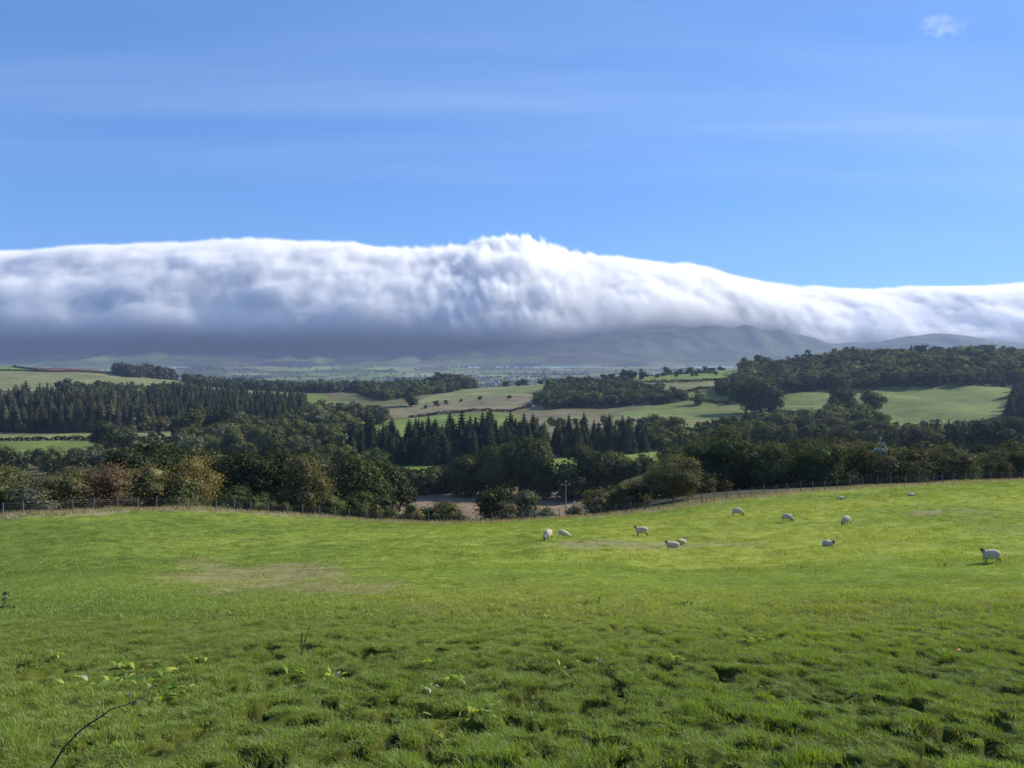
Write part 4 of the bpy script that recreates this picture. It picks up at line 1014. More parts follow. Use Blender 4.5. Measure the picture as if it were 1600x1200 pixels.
def make_sheep(pose, face=None):
    """faces -x; z 0 is the ground"""
    face = face or M_face
    B = {'stand': .56, 'graze': .56, 'kneel': .55, 'lie': .27, 'flat': .22}[pose]
    tilt = {'kneel': -.23}.get(pose, 0)
    f = -.36; r_ = .38
    pts = [(r_, 0, B + .0), (.12, 0, B + .0), (-.16, 0, B + tilt * .5), (f, 0, B + .0 + tilt)]
    rad = [(.17, .19), (.22, .23), (.21, .22), (.16, .19)]
    E = [(0, 1), (1, 2), (2, 3)]
    if pose == 'stand' or pose == 'lie': neck = [(-.46, 0, B + .14), (-.53, 0, B + .29), (-.63, 0, B + .31), (-.73, 0, B + .24)]
    elif pose == 'graze': neck = [(-.50, 0, B - .08), (-.60, 0, B - .26), (-.64, 0, B - .38), (-.67, 0, B - .50)]
    elif pose == 'kneel': neck = [(-.52, 0, .24), (-.64, 0, .14), (-.72, 0, .09), (-.80, 0, .05)]
    else: neck = [(-.50, 0, B + .10), (-.60, 0, B + .20), (-.71, 0, B + .18), (-.80, 0, B + .11)]
    b = len(pts); pts += neck; rad += [(.15, .16), (.115, .12), (.08, .09), (.045, .055)]
    E += [(3, b), (b, b + 1), (b + 1, b + 2), (b + 2, b + 3)]
    hip, sh = 0, 3
    def leg(root, p): 
        i = len(pts); pts.extend(p); rad.extend([.065, .036, .028, .032][:len(p)])
        E.append((root, i))
        for k in range(len(p) - 1): E.append((i + k, i + k + 1))
    for s in (-1, 1):
        if pose in ('stand', 'graze'):
            leg(hip, [(r_ + .02, s * .13, B - .20), (r_ + .09, s * .14, .26), (r_ + .05, s * .14, .02)])
            leg(sh, [(f - .0, s * .12, B - .20), (f - .03, s * .13, .26), (f - .02 + s * .04, s * .13, .02)])
        elif pose == 'kneel':
            leg(hip, [(r_ + .02, s * .13, B - .20), (r_ + .09, s * .14, .26), (r_ + .05, s * .14, .02)])
            leg(sh, [(f, s * .12, .16), (f - .10, s * .13, .05), (f + .10, s * .13, .03)])
        else:
            leg(hip, [(r_ - .02, s * .20, .10), (r_ - .20, s * .25, .06), (r_ - .02, s * .27, .035)])
            leg(sh, [(f + .02, s * .15, .10), (f - .12, s * .17, .06), (f + .08, s * .19, .035)])
    hx = neck[1]
    def mi(c):
        if c.x < hx[0] - .03 and (c - Vector(neck[3])).length < .22: return 1
        return 2 if c.z < (B - .22 if pose in ('stand', 'graze') else .07) else 0
    body = skin_mesh('sheep', pts, E, rad, [M_fleece, face, M_leg], mi)
    # fleece: a thick lumpy coat round the trunk
    iv, jf = ico(4); V = iv.copy()
    lump = 1 + .07 * (fbm(V[:, 0] * 7 + 3, V[:, 2] * 7 + V[:, 1] * 5, 3, 3)) * 2
    V = np.sign(V) * np.abs(V) ** .82 * np.array([.52, .255, .285]) * lump[:, None]
    V[:, 2] += np.where(V[:, 0] > 0, .02, 0) - .02 * (V[:, 0] / .5) ** 2
    if pose in ('lie', 'flat'): V[:, 1] *= 1.18; V[:, 2] *= .92 if pose == 'lie' else .78
    V[:, 2] += B + (tilt * (.5 - V[:, 0] / .76) if tilt else 0)
    V[:, 2] = np.maximum(V[:, 2], .02)
    fl = mesh_np('fleece', V, jf[:, :3], [M_fleece, M_mark], True)
    ear = MB()
    a = Vector(neck[1]); d = (Vector(neck[3]) - a).normalized(); upv = Vector((0, 1, 0)).cross(d); upv = upv if upv.z > 0 or pose == 'graze' else -upv
    ears = []
    for s in (-1, 1):
        e = MB(); p = a + upv * .06 + Vector((0, s * .06, 0))
        e.tube([p, p + Vector((0.01, s * .06, .03)), p + Vector((.02, s * .12, .045))], [.018, .028, .008], 6)
        ears.append(e.mesh('ear', [face], True))
    return body, fl, ears
SH = {}
def sheep(u, v, yaw, pose, label, scale=1.0, face=None, mark=False):
    k = (pose, face.name if face else '')
    if k not in SH: SH[k] = make_sheep(pose, face)
    body, fl, ears = SH[k]
    p = GF(u, v)
    o = link('sheep', body, None, p + Vector((0, 0, -.025))); o.rotation_euler = (0, 0, R(yaw)); o.scale = (scale,) * 3
    if mark:
        fl = fl.copy()
        for q in fl.polygons:
            if q.center.x > .22 and q.center.z > .2: q.material_index = 1
    link('fleece', fl, o)
    for e in ears: link('ear', e, o)
    tag(o, label, 'sheep', 'sheep scattered over the pasture')
sheep(1549, 880, 4, 'stand', 'white sheep standing side-on at the far right with ears up', .80)
sheep(1003, 838, 8, 'stand', 'sheep standing with head raised above the bare patch', .95)
sheep(856, 844, 62, 'graze', 'leftmost sheep, standing with its rear half turned to the viewer', 1.0)
sheep(881, 840, 180, 'kneel', 'sheep kneeling on its forelegs next to the leftmost sheep', .86)
sheep(1052, 856, 5, 'lie', 'sheep lying down with head up at the right of the bare patch', .86)
sheep(1064, 850, 205, 'lie', 'lying sheep with a yellow marked rump behind another lying one', .74, mark=True)
sheep(1152, 806, 172, 'graze', 'sheep grazing highest up the slope below the climbing fence', .95)
sheep(1230, 815, 140, 'graze', 'sheep with dark face grazing towards the lower right', .82)
sheep(1322, 820, 35, 'graze', 'dark-faced sheep grazing head down to the left', .88)
sheep(1294, 854, 115, 'lie', 'lone lying sheep with a black head facing away', .78)
sheep(1315, 780, 180, 'flat', 'dark-headed sheep lying flat near the far edge', .72)
sheep(1424, 775, 180, 'flat', 'brown-headed sheep lying near the fence at the top right', .75, M_brownface)

# ------------------------------------------------------------------ grass
def blade_set(name, n, rad, h, wdt, seed, lean=(-.3, 0), bend=.5, spread=.35):
    r = np.random.default_rng(seed)
    a = r.uniform(0, 2 * math.pi, n); q = rad * np.sqrt(r.random(n)); x = np.cos(a) * q; y = np.sin(a) * q
    hh = h * r.uniform(.55, 1.25, n) * (1 - .35 * (q / rad) ** 2)
    la = lean[0] + r.normal(0, spread, n) + .25 * x / rad; lb = lean[1] + r.normal(0, spread, n) + .25 * y / rad
    t = r.uniform(0, math.pi, n); wx, wy = np.cos(t) * wdt / 2 * r.uniform(.6, 1.3, n), np.sin(t) * wdt / 2
    def ring(f, k, s):
        return np.stack([x + la * hh * f ** 1.7 * k, y + lb * hh * f ** 1.7 * k, hh * (f - bend * .35 * f * f)], 1), s
    rows = []
    for f, s in ((-.15, 1), (.45, .85), (1.0, .12)):
        c = np.stack([x + la * hh * max(f, 0) ** 1.7, y + lb * hh * max(f, 0) ** 1.7, hh * (f - bend * .3 * max(f, 0) ** 2)], 1)
        d = np.stack([wx * s, wy * s, np.zeros(n)], 1); rows += [c - d, c + d]
    V = np.stack(rows, 1).reshape(-1, 3); b = np.arange(n)[:, None] * 6
    F = np.concatenate([b + np.array([[0, 1, 3, 2]]), b + np.array([[2, 3, 5, 4]])])
    return mesh_np(name, V, F, [M_blade])
def grass_mat():
    m, nt, N, L = new_mat('grass_blades'); o = N.new('ShaderNodeOutputMaterial')
    at = N.new('ShaderNodeAttribute'); at.attribute_type = 'INSTANCER'; at.attribute_name = 'hue'
    geo = N.new('ShaderNodeNewGeometry')
    mr = N.new('ShaderNodeMapRange'); mr.inputs[3].default_value = .6; mr.inputs[4].default_value = 1.45; L.new(geo.outputs['Random Per Island'], mr.inputs[0])
    s = N.new('ShaderNodeVectorMath'); s.operation = 'SCALE'; L.new(at.outputs['Color'], s.inputs[0]); L.new(mr.outputs[0], s.inputs['Scale'])
    # an occasional dead blade
    gt = N.new('ShaderNodeMath'); gt.operation = 'GREATER_THAN'; gt.inputs[1].default_value = .945; L.new(geo.outputs['Random Per Island'], gt.inputs[0])
    dm = N.new('ShaderNodeMix'); dm.data_type = 'RGBA'; dm.inputs[7].default_value = (.34, .30, .17, 1); L.new(gt.outputs[0], dm.inputs[0]); L.new(s.outputs[0], dm.inputs[6])
    d = N.new('ShaderNodeBsdfDiffuse'); t = N.new('ShaderNodeBsdfTranslucent'); g = N.new('ShaderNodeBsdfGlossy'); g.inputs['Roughness'].default_value = .5; g.inputs[0].default_value = (.8, .9, 1, 1)
    tm = N.new('ShaderNodeMix'); tm.data_type = 'RGBA'; tm.blend_type = 'MULTIPLY'; tm.inputs[0].default_value = 1; tm.inputs[7].default_value = (1.5, 1.5, .6, 1)
    L.new(dm.outputs[2], d.inputs[0]); L.new(dm.outputs[2], tm.inputs[6]); L.new(tm.outputs[2], t.inputs[0])
    m1 = N.new('ShaderNodeMixShader'); m1.inputs[0].default_value = .36; L.new(d.outputs[0], m1.inputs[1]); L.new(t.outputs[0], m1.inputs[2])
    m2 = N.new('ShaderNodeMixShader'); m2.inputs[0].default_value = .025; L.new(m1.outputs[0], m2.inputs[1]); L.new(g.outputs[0], m2.inputs[2])
    L.new(m2.outputs[0], o.inputs[0]); return m
M_blade = grass_mat()
tufts = bpy.data.collections.new('grass_tufts')
def grass_layer(name, protos, P, scale, hue, label, seed):
    r = np.random.default_rng(seed); n = len(P)
    coll = bpy.data.collections.new(name + '_tufts')
    for p in protos: coll.objects.link(bpy.data.objects.new(name + '_tuft', p))
    me = bpy.data.meshes.new(name); me.vertices.add(n); me.vertices.foreach_set('co', np.asarray(P, np.float32).ravel())
    a = me.attributes.new('rot', 'FLOAT_VECTOR', 'POINT'); a.data.foreach_set('vector', np.stack([r.normal(0, .12, n), r.normal(0, .12, n), r.normal(0, .7, n)], 1).astype(np.float32).ravel())
    a = me.attributes.new('sc', 'FLOAT_VECTOR', 'POINT'); a.data.foreach_set('vector', np.asarray(scale, np.float32).ravel())
    a = me.attributes.new('hue', 'FLOAT_COLOR', 'POINT'); a.data.foreach_set('color', np.concatenate([hue, np.ones((n, 1))], 1).astype(np.float32).ravel())
    a = me.attributes.new('pick', 'INT', 'POINT'); a.data.foreach_set('value', r.integers(0, len(protos), n).astype(np.int32))
    o = link(name, me)
    ng = bpy.data.node_groups.new(name, 'GeometryNodeTree')
    ng.interface.new_socket('Geometry', in_out='INPUT', socket_type='NodeSocketGeometry'); ng.interface.new_socket('Geometry', in_out='OUTPUT', socket_type='NodeSocketGeometry')
    N = ng.nodes; L = ng.links; gi = N.new('NodeGroupInput'); go = N.new('NodeGroupOutput')
    mp_ = N.new('GeometryNodeMeshToPoints'); L.new(gi.outputs[0], mp_.inputs[0])
    ci = N.new('GeometryNodeCollectionInfo'); ci.inputs['Collection'].default_value = coll; ci.inputs['Separate Children'].default_value = True; ci.inputs['Reset Children'].default_value = True
    ip = N.new('GeometryNodeInstanceOnPoints'); ip.inputs['Pick Instance'].default_value = True
    L.new(mp_.outputs[0], ip.inputs['Points']); L.new(ci.outputs[0], ip.inputs['Instance'])
    def na(nm, ty):
        q = N.new('GeometryNodeInputNamedAttribute'); q.data_type = ty; q.inputs[0].default_value = nm; return q.outputs[0]
    L.new(na('pick', 'INT'), ip.inputs['Instance Index'])
    er = N.new('FunctionNodeEulerToRotation'); L.new(na('rot', 'FLOAT_VECTOR'), er.inputs[0]); L.new(er.outputs[0], ip.inputs['Rotation'])
    L.new(na('sc', 'FLOAT_VECTOR'), ip.inputs['Scale']); L.new(ip.outputs[0], go.inputs[0])
    md = o.modifiers.new('grass', 'NODES'); md.node_group = ng
    tag(o, label, kind='stuff'); return o
def scatter(y0, y1, dens, seed):
    r = np.random.default_rng(seed); area = 0
    wm = .66 * y1 + 7                                  # a few metres past both sides of the view
    n = int(dens * (y1 - y0) * 2 * wm); y = r.uniform(y0, y1, n); x = r.uniform(-wm, wm, n)
    k = (np.abs(x) < .66 * y + 7) & (y < edge_depth(col_of(x, y)) + .2)
    return x[k], y[k], r
def hue_at(x, y, r, k=1.0):
    c = pasture_tint(x, y) * k
    return np.clip(c * r.uniform(.8, 1.2, len(x))[:, None], 0, 1)
# near, tussocky
P0 = [blade_set('near_tuft', 60, .09, .070, .0045, i, lean=(-.28, .0), spread=.42) for i in range(5)]
x, y, r = scatter(3.0, 19, 110, 1)
hm_ = fbm(x / .75, y / .75, 3, 21) + .55 * fbm(x / .28, y / .28, 2, 22)
keep = ((hm_ > -.19) | (r.random(len(x)) < .45)) & (r.random(len(x)) > pit(x, y) * .5); x, y, hm_ = x[keep], y[keep], hm_[keep]
s = np.clip(.68 + 1.5 * hm_, .25, 1.5) * r.uniform(.7, 1.35, len(x))
grass_layer('near_grass', P0, np.stack([x, y, HF(x, y) - .01], 1), np.stack([np.ones_like(s) * 1.1, np.ones_like(s) * 1.1, s], 1), hue_at(x, y, r, 1.22) * np.stack([.89 + .07 * sm(8, 19, y), y * 0 + 1, y * 0 + 1], 1), 'rough tussocky grass nearest the viewer', 1)
n0 = len(x)
P1 = [blade_set('middle_tuft', 46, .20, .085, .010, 20 + i, lean=(-.28, .0), spread=.42) for i in range(4)]
x, y, r = scatter(18, 42, 34, 2)
hm_ = fbm(x / .75, y / .75, 3, 21); b = bare_mask(x, y); keep = r.random(len(x)) > b * .75; x, y, hm_ = x[keep], y[keep], hm_[keep]
s = np.clip(.75 + 1.3 * hm_, .35, 1.4) * r.uniform(.7, 1.3, len(x)) * np.clip(1.25 - y / 60, .5, 1)
grass_layer('middle_grass', P1, np.stack([x, y, HF(x, y) - .01], 1), np.stack([np.ones_like(s) * 1.2, np.ones_like(s) * 1.2, s], 1), hue_at(x, y, r, 1.18) * np.array([.94, 1.0, 1.0]), 'shorter grazed grass in the middle of the pasture', 2)
n1 = len(x)
P2 = [blade_set('far_tuft', 40, .40, .095, .020, 40 + i, lean=(-.25, .0), spread=.4) for i in range(3)]
x, y, r = scatter(38, 116, 6, 3)
b = bare_mask(x, y); keep = r.random(len(x)) > b * .8; x, y = x[keep], y[keep]
s = np.clip(.8 + 2.4 * fbm(x / 1.5, y / .9, 3, 27), .3, 1.9) * r.uniform(.6, 1.2, len(x))
grass_layer('far_grass', P2, np.stack([x, y, HF(x, y) - .01], 1), np.stack([np.ones_like(s), np.ones_like(s), s], 1), hue_at(x, y, r, 1.05), 'short grass of the far half of the pasture', 3)
print('tufts', n0, n1, len(x))

# ------------------------------------------------------------------ weeds in the pasture
def own_leaf(name, c, gl=.5):
    m = leaf_mat(name, 'own', var=.35, trans=.35, col=c); return m
M_dock = own_leaf('dock_leaf', (.12, .20, .03)); M_dockpale = own_leaf('dock_leaf_pale', (.30, .34, .06)); M_stem = plain('dead_stem', (.10, .055, .03), .9, .3, 30)
M_twig = plain('twig_bark', (.055, .042, .032), .7, .3, 60); M_yel = own_leaf('yellowed_leaf', (.42, .33, .05)); M_silver = own_leaf('pale_dead_leaf', (.36, .36, .27))
def leaf_mesh(name, L_, W_, droop, mat):
    mb = MB(); n = 7; vs = []
    for i in range(n):
        t = i / (n - 1); wv = W_ * math.sin(math.pi * min(1, t * .92 + .06)) ** .7 * (1 + .12 * math.sin(t * 19))
        x = L_ * t; z = L_ * (math.sin(t * 1.3) * .55 - droop * t * t)
        vs += [(x, -wv, z + .18 * wv + .006 * math.sin(t * 23)), (x, 0, z), (x, wv, z + .22 * wv)]
    fs = []
    for i in range(n - 1): a = i * 3; fs += [[a, a + 3, a + 4, a + 1], [a + 1, a + 4, a + 5, a + 2]]
    mb.add(vs, fs); return mb.mesh(name, [mat], True)
LV = {(m.name, i): leaf_mesh('leaf', .15 + .03 * i, .028 + .006 * i, .35 + .22 * i, m) for m in (M_dock, M_dockpale, M_yel, M_silver) for i in range(3)}
rd = random.Random(3)
def dock(u, v, n, size, label, pal=(0, 0, 0, 1), stalk=False):
    p = GF(u, v); root = bpy.data.objects.new('dock_plant', None); COL.objects.link(root); root.location = p
    tag(root, label, 'weed', 'broad-leaved weeds in the pasture')
    ms = (M_dock, M_dockpale, M_yel, M_silver)
    n = int(n * 1.6)
    for i in range(n):
        m = ms[rd.choice(tuple(pal) + tuple(q for q in pal if q < 2) * 2)]; q = .02 + .0065 * n; o = link('leaf', LV[(m.name, rd.randrange(3))], root)
        dx, dy = rd.gauss(0, q), rd.gauss(0, q * .8); o.location = (dx, dy, float(HF(p.x + dx, p.y + dy)[0]) - p.z + .045)
        o.rotation_euler = (rd.uniform(-.5, .5), rd.uniform(-.6, .15), i * 2.4 + rd.uniform(-.3, .3)); s = rd.uniform(.5, .9) * size * (.7 if m is M_silver else 1); o.scale = (s, s, s)
dock(192, 1068, 26, 1.25, 'large clump of broad yellow-green dock leaves at the lower left', (0, 0, 1, 1, 3))
dock(205, 1042, 12, 1.0, 'small dock clump just above the large one at the lower left', (0, 0, 1))
dock(265, 1092, 14, 1.0, 'dock clump right of the twig tip with dark hollows', (0, 0, 0, 1))
dock(90, 1030, 9, 1.0, 'small dock plant near the left edge', (0, 1))
dock(310, 1042, 7, .8, 'tiny golden dock plant right of the large clump', (1, 2))
dock(462, 1062, 16, 1.0, 'wide dock clump below the dead brown stalk', (0, 0, 1, 3))
dock(520, 1062, 6, .8, 'small pale dock plant beside the wide clump', (1, 1))
dock(665, 1040, 9, .9, 'dark dock plant in the middle foreground', (0, 0, 1))
dock(712, 1068, 9, .9, 'pale green dock plant right of the middle', (0, 1))
dock(670, 1082, 7, .8, 'dock plant with a dry white leaf', (0, 3, 1))
dock(720, 1135, 18, 1.0, 'yellow-edged dock clump nearest the bottom centre', (0, 1, 1, 2))
dock(760, 1122, 6, .9, 'dock leaves with one curled silvery leaf', (0, 3))
dock(1068, 946, 14, 1.3, 'dock clump standing alone on the smooth grass, centre right', (0, 0, 1))
dock(932, 941, 5, 1.2, 'tiny dark dock plant left of the lone clump', (0,))
dock(860, 967, 7, 1.1, 'low yellowed dock plant in the middle distance', (2, 1))
dock(1182, 1003, 13, 1.2, 'flat dock clump with a yellow right side', (0, 0, 1, 2))
dock(940, 1045, 7, .9, 'dock leaf pair with white undersides', (0, 3))
dock(890, 1048, 5, .8, 'single bright dock plant left of the white-backed leaves', (1, 0))
dock(1060, 1045, 10, .9, 'yellow-green dock clump with white tips', (1, 1, 0, 3))
dock(978, 1062, 8, .8, 'low bright dock leaves hugging the grass', (1, 0))
dock(1480, 1022, 6, .8, 'pale dock plant beside the orange fallen leaf', (0, 3))
p = GF(1493, 1024); o = link('fallen_leaf', leaf_mesh('fallen_leaf', .11, .035, .5, plain('orange_leaf', (.55, .20, .06), .6, .2, 30)), None, p + Vector((0, 0, .06))); tag(o, 'small orange fallen leaf lying on the grass at the right', 'leaf')
def stalk(u, v, h, n, label, name='dead_stalk', mat=None, seeds=True):
    p = GF(u, v); root = bpy.data.objects.new(name, None); COL.objects.link(root); root.location = p; tag(root, label, 'dead stalk', 'dead stalks in the pasture')
    for i in range(n):
        mb = MB(); a = rd.uniform(0, 6.28); l = h * rd.uniform(.55, 1) if i else h; q = rd.uniform(.08, .45) * l
        pts = [(0, 0, -.02), (math.cos(a) * q * .3, math.sin(a) * q * .3, l * .5), (math.cos(a) * q * .7, math.sin(a) * q, l)]
        mb.tube(pts, [.008, .006, .003], 5)
        if seeds:
            for k in range(7):
                t = rd.uniform(.35, .95); b = Vector(pts[1]).lerp(Vector(pts[2]), max(0, t * 2 - 1)) if t > .5 else Vector(pts[0]).lerp(Vector(pts[1]), t * 2)
                mb.ball(b + Vector((rd.uniform(-.012, .012), rd.uniform(-.012, .012), 0)), rd.uniform(.006, .011), 0, 4)
        link('stem', mb.mesh('stem', [mat or M_stem]), root)
stalk(470, 1028, .52, 6, 'tall branching dead brown dock stalk at the left of centre')
stalk(706, 966, .30, 2, 'thin dark stub of a stalk in the middle of the pasture')
stalk(802, 911, .30, 3, 'short dark stalk left of the resting sheep')
stalk(1155, 893, .38, 4, 'small dark weed stalk beneath the bare streak')
stalk(1477, 887, .35, 6, 'row of dark stalks left of the standing sheep at right')
stalk(1467, 887, .25, 3, 'low stalks at the left end of the dark stalk row')
stalk(1252, 890, .30, 3, 'thin stalk below the lone lying sheep')
stalk(1274, 899, .28, 2, 'thinner stalk right of and below the lone lying sheep')
stalk(1323, 946, .34, 1, 'single leaning dry straw on the right half', seeds=False)
stalk(1503, 866, .2, 4, 'low dark weed left of the standing sheep at right')
stalk(894, 936, .3, 1, 'faint thin stem on the smooth grass')

# ------------------------------------------------------------------ thorn twigs close to the camera
def twig(pts_uv, Y, label, leaves, r0=.0030):
    root = bpy.data.objects.new('thorn_twig', None); COL.objects.link(root); tag(root, label, 'twig')
    pts = [Vector(((u - CU) / FP * (Y + d), Y + d, -(v - HV) / FP * (Y + d))) for u, v, d in pts_uv]
    x0 = pts[0].x - .10; y0 = pts[0].y - .05; g = Vector((x0, y0, float(HF(x0, y0)[0]) - .05))
    root.location = g
    full = [g, g.lerp(pts[0], .5) + Vector((.0, 0, .03))] + pts
    # smooth a little
    for _ in range(1):
        q = [full[0]]
        for a, b in zip(full, full[1:]): q += [a.lerp(b, .12), a.lerp(b, .5) + Vector((random.uniform(-.004, .004), 0, random.uniform(-.005, .005))), a.lerp(b, .88)]
        full = q + [full[-1]]
    full = [p - g for p in full]; n = len(full)
    mb = MB(); mb.tube(full, [r0 * (1.3 - .95 * i / (n - 1)) for i in range(n)], 6); link('stem', mb.mesh('stem', [M_twig], True), root)
    rr = random.Random(8)
    for (t, k) in leaves:
        p = full[min(n - 1, int(t * (n - 1)))]; d = (full[min(n - 1, int(t * (n - 1)) + 1)] - full[max(0, int(t * (n - 1)) - 1)]).normalized()
        s = 1 if k % 2 else -1
        nrm = Vector((-d.z, 0, d.x)) * s
        sp = MB(); e = p + nrm * rr.uniform(.012, .045) + d * rr.uniform(0, .03); sp.tube([p, e], [r0 * .45, r0 * .15], 4); link('thorn', sp.mesh('thorn', [M_twig]), root)
        for j in range(k):
            lf = link('leaf', TL[rr.randrange(2)], root, e); sz = rr.uniform(.4, .85); lf.scale = (sz,) * 3
            lf.rotation_euler = (rr.uniform(-1, 1), rr.uniform(-1.2, .6), math.atan2(0, nrm.x) + rr.uniform(-1, 1))
TL = [leaf_mesh('twig_leaf', .020, .006, .4, own_leaf('twig_leaf_green', (.10, .13, .03))), leaf_mesh('twig_leaf', .024, .006, .7, own_leaf('twig_leaf_grey', (.20, .20, .15)))]
twig([(78, 1204, 0), (92, 1180, 0), (112, 1155, .02), (140, 1130, .04), (160, 1118, .05), (182, 1105, .06), (205, 1098, .08), (226, 1089, .1), (236, 1083, .12)], 2.1,
     'thin bare thorn twig rising at the bottom left corner', [(.45, 1), (.5, 2), (.55, 1), (.6, 2), (.64, 1), (.7, 1), (.74, 2), (.78, 2), (.8, 3), (.84, 1), (.88, 2), (.91, 1), (.94, 1), (.97, 2), (.99, 1)])
twig([(-60, 1010, 0), (-40, 980, 0), (-18, 960, .02), (2, 948, .03), (7, 944, .04)], 2.3, 'tip of a leafy twig poking in at the left edge', [(.8, 2), (.86, 3), (.92, 2), (.96, 3), (1, 3)])

# ------------------------------------------------------------------ cloud bank pouring over the fell
def volume_mat(name, dens, col, aniso):
    m, nt, N, L = new_mat(name); o = N.new('ShaderNodeOutputMaterial'); p = N.new('ShaderNodeVolumePrincipled')
    p.inputs['Color'].default_value = (*col, 1); p.inputs['Anisotropy'].default_value = aniso
    p.inputs['Density'].default_value = dens
    L.new(p.outputs[0], o.inputs['Volume']); return m
def volume_object(name, lo, hi, res, build, mat):
    me = bpy.data.volumes.new(name)
    me.materials.append(mat)
    o = link(name, me)
    ng = bpy.data.node_groups.new(name, 'GeometryNodeTree')
    ng.interface.new_socket('Geometry', in_out='INPUT', socket_type='NodeSocketGeometry'); ng.interface.new_socket('Geometry', in_out='OUTPUT', socket_type='NodeSocketGeometry')
    N = ng.nodes; L = ng.links; go = N.new('NodeGroupOutput'); N.new('NodeGroupInput')
    vc = N.new('GeometryNodeVolumeCube'); vc.inputs['Min'].default_value = lo; vc.inputs['Max'].default_value = hi
    for k, q in zip('XYZ', res): vc.inputs['Resolution ' + k].default_value = q
    pos = N.new('GeometryNodeInputPosition'); sp = N.new('ShaderNodeSeparateXYZ'); L.new(pos.outputs[0], sp.inputs[0])
    def M(op, a, b=None, c=None, clamp=False):
        n = N.new('ShaderNodeMath'); n.operation = op; n.use_clamp = clamp
        for i, v in enumerate((a, b, c)):
            if v is None: continue
            if isinstance(v, (int, float)): n.inputs[i].default_value = v
            else: L.new(v, n.inputs[i])
        return n.outputs[0]
    def noise(sx, sy, sz, det, rough=.55, off=(0, 0, 0), skew=0, dist=0):
        vm = N.new('ShaderNodeVectorMath'); vm.operation = 'MULTIPLY'
        if skew:
            cb = N.new('ShaderNodeCombineXYZ'); L.new(M('MULTIPLY_ADD', sp.outputs[2], skew, sp.outputs[0]), cb.inputs[0]); L.new(sp.outputs[1], cb.inputs[1]); L.new(sp.outputs[2], cb.inputs[2]); L.new(cb.outputs[0], vm.inputs[0])
        else: L.new(pos.outputs[0], vm.inputs[0])
        vm.inputs[1].default_value = (1 / sx, 1 / sy, 1 / sz)
        va = N.new('ShaderNodeVectorMath'); va.operation = 'ADD'; L.new(vm.outputs[0], va.inputs[0]); va.inputs[1].default_value = off
        t = N.new('ShaderNodeTexNoise'); t.inputs['Scale'].default_value = 1; t.inputs['Detail'].default_value = det; t.inputs['Roughness'].default_value = rough; t.inputs['Distortion'].default_value = dist
        L.new(va.outputs[0], t.inputs['Vector']); return M('SUBTRACT', t.outputs[0], .5)
    def curve(val, pts, x0, x1, y0, y1):
        m = N.new('ShaderNodeMapRange'); m.inputs[1].default_value = x0; m.inputs[2].default_value = x1; L.new(val, m.inputs[0])
        fc = N.new('ShaderNodeFloatCurve'); c = fc.mapping.curves[0]
        P_ = [((a - x0) / (x1 - x0), (b - y0) / (y1 - y0)) for a, b in pts]
        c.points[0].location = P_[0]; c.points[1].location = P_[-1]
        for q in P_[1:-1]: c.points.new(*q)
        fc.mapping.update(); L.new(m.outputs[0], fc.inputs['Value'])
        return M('MULTIPLY_ADD', fc.outputs[0], y1 - y0, y0)
    d = build(M, noise, curve, sp.outputs[0], sp.outputs[1], sp.outputs[2])
    L.new(d, vc.inputs['Density'])
    smn = N.new('GeometryNodeSetMaterial'); smn.inputs['Material'].default_value = mat
    L.new(vc.outputs[0], smn.inputs[0]); L.new(smn.outputs[0], go.inputs[0])
    md = o.modifiers.new('volume', 'NODES'); md.node_group = ng
    return o
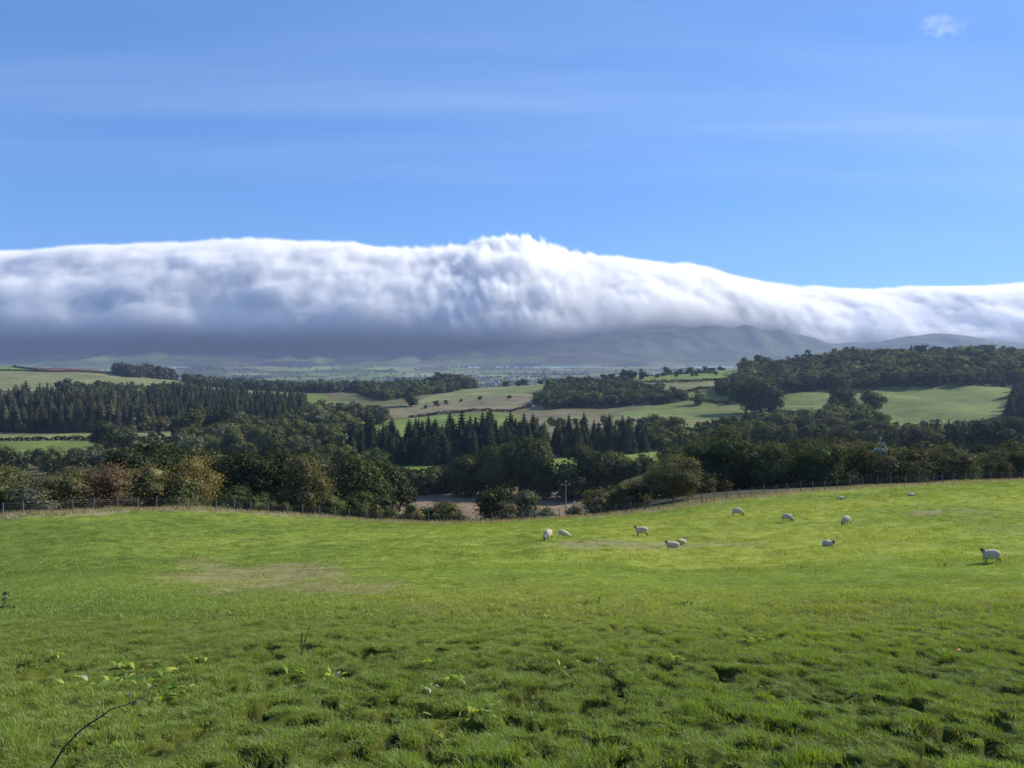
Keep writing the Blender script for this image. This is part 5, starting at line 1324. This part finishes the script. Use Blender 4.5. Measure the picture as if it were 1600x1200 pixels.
def cloud_density(M, noise, curve, X, Y, Z):
    YR = 8800.0
    # columns measured along lines of sight so that the bank keeps its outline: q = x / y
    q = M('DIVIDE', X, Y)
    qs = lambda u: (u - CU) / FP
    top = [(-300, 400), (0, 392), (100, 384), (200, 379), (300, 377), (430, 372), (520, 376), (600, 385), (700, 382), (800, 371), (850, 376), (900, 389), (1000, 404), (1100, 416), (1150, 430), (1200, 439), (1250, 447), (1400, 448), (1500, 445), (1600, 442), (1900, 440)]
    foot = [(-300, 7150), (0, 7150), (400, 7150), (800, 7200), (950, 7350), (1050, 7750), (1170, 8350), (1300, 9050), (1400, 9350), (1600, 9500), (1900, 9500)]
    fo = curve(q, [(qs(u), y) for u, y in foot], qs(-300), qs(1900), 6500, 10000)
    RUN = 2100.0
    crest = M('ADD', fo, RUN)
    tz = curve(q, [(qs(u), (HV - v) / FP) for u, v in top], qs(-300), qs(1900), 0.05, .2)
    ztop = M('MULTIPLY', tz, crest)                 # height of the crest
    # the front face leans back from the foot to the crest like a breaking wave
    t = M('DIVIDE', M('SUBTRACT', Y, fo), RUN, None)
    tc_ = M('MAXIMUM', M('MINIMUM', t, 1.0), 0.0)
    arc = M('POWER', M('SUBTRACT', 1.0, M('POWER', M('SUBTRACT', 1.0, tc_), 1.7)), .85)
    n1 = noise(950, 800, 480, 2, .5, (3, 1, 0)); n2 = noise(300, 330, 210, 5, .62, (9, 4, 2), dist=.6); n3 = noise(330, 900, 700, 5, .62, (2, 7, 5), skew=.35, dist=1.2); n6 = noise(105, 420, 330, 5, .6, (8, 2, 1), skew=.3, dist=.5); n5 = noise(90, 160, 75, 3, .65, (6, 1, 4), dist=1.0); n4 = noise(1700, 1500, 900, 1, .5, (5, 3, 8))
    zs = M('MULTIPLY_ADD', arc, M('SUBTRACT', ztop, 300.0), 300.0)
    fr = M('SUBTRACT', 1.0, M('MULTIPLY', M('POWER', tc_, 2.0), .62))
    zs = M('ADD', zs, M('MULTIPLY', M('ADD', M('MULTIPLY', n1, 270.0), M('ADD', M('ADD', M('MULTIPLY', n2, M('MULTIPLY_ADD', n4, 240.0, 50.0)), M('MULTIPLY', n5, 110.0)), M('MULTIPLY', n3, M('MULTIPLY_ADD', n4, -380.0, 110.0)))), fr))
    plume = curve(q, [(qs(-300), 90), (qs(300), 70), (qs(600), 140), (qs(690), 300), (qs(780), 450), (qs(850), 420), (qs(900), 330), (qs(960), 140), (qs(1200), 90), (qs(1900), 70)], qs(-300), qs(1900), 0, 700)
    zs = M('ADD', zs, M('MULTIPLY', M('MAXIMUM', M('SUBTRACT', n6, .02), -.1), plume))
    up = M('DIVIDE', M('SUBTRACT', zs, Z), M('MULTIPLY_ADD', tc_, -75.0, 135.0), clamp=True)
    up = M('MULTIPLY', up, up)
    # base dissolves into mist above the slope
    base = curve(q, [(qs(-300), 150), (qs(0), 145), (qs(400), 140), (qs(700), 130), (qs(850), 140), (qs(950), 210), (qs(1050), 290), (qs(1170), 330), (qs(1260), 150), (qs(1330), 60), (qs(1600), 60), (qs(1900), 60)], qs(-300), qs(1900), 0, 500)
    bz = M('DIVIDE', M('SUBTRACT', Z, M('ADD', base, M('ADD', M('MULTIPLY', n1, 260.0), M('MULTIPLY', n2, 90.0)))), 410.0, clamp=True)
    bz = M('POWER', bz, 3.2)
    fr2 = M('DIVIDE', M('SUBTRACT', Y, fo), 160.0, clamp=True)
    body = M('MULTIPLY', M('MULTIPLY', up, bz), fr2)
    wisp = M('MULTIPLY_ADD', M('ADD', M('ADD', n2, M('MULTIPLY', n1, 1.6)), M('MULTIPLY', n3, .8)), 1.5, .75, clamp=True)
    d = M('MULTIPLY', body, M('MULTIPLY', wisp, M('MULTIPLY_ADD', n5, 1.6, 1.0, clamp=True)))
    # thin mist hanging under and in front of the bank
    return d
M_cloud = volume_mat('cloud_vapour', .024, (.998, .993, .984), .15)
o = volume_object('cloud_bank', (-7600, 6500, 100), (8800, 12500, 1620), (640, 170, 84), cloud_density, M_cloud)
tag(o, 'long white cloud bank pouring over the top of the fell', 'cloud')
def puff(M, noise, curve, X, Y, Z):
    cx, cyy, cz = PUF
    a = M('DIVIDE', M('SUBTRACT', X, cx), 260.0); b = M('DIVIDE', M('SUBTRACT', Y, cyy), 300.0); c = M('DIVIDE', M('SUBTRACT', Z, cz), 110.0)
    a = M('ADD', a, M('MULTIPLY', c, .55))
    d2 = M('ADD', M('MULTIPLY', a, a), M('ADD', M('MULTIPLY', b, b), M('MULTIPLY', c, c)))
    n = noise(170, 170, 110, 5, .65, (1, 2, 3), dist=.8)
    return M('MULTIPLY', M('SUBTRACT', M('ADD', .55, M('MULTIPLY', n, 5.2)), d2, clamp=True), .35, clamp=True)
PUF = ((1470 - CU) / FP * 9000, 9000., (HV - 41) / FP * 9000)
M_puff = volume_mat('puff_vapour', .0042, (.99, .99, 1), .3)
o = volume_object('small_cloud', (PUF[0] - 420, PUF[1] - 420, PUF[2] - 220), (PUF[0] + 420, PUF[1] + 420, PUF[2] + 220), (60, 60, 34), puff, M_puff)
tag(o, 'small torn white cloud alone high in the blue sky at the right', 'cloud')

# ------------------------------------------------------------------ haze over the vale
hz = MB(); hz.box((0, 6001 / 2 - 150, (340 - 130) / 2), (11000, 6301, 470))
M_haze, nt_, N_, L_ = new_mat('haze')
oo = N_.new('ShaderNodeOutputMaterial'); pv = N_.new('ShaderNodeVolumePrincipled')
pv.inputs['Color'].default_value = (.50, .64, 1.0, 1); pv.inputs['Density'].default_value = 0.58e-4; pv.inputs['Anisotropy'].default_value = .2
L_.new(pv.outputs[0], oo.inputs['Volume'])
o = link('haze', hz.mesh('haze', [M_haze])); tag(o, 'thin blue haze in the air over the vale', kind='stuff')
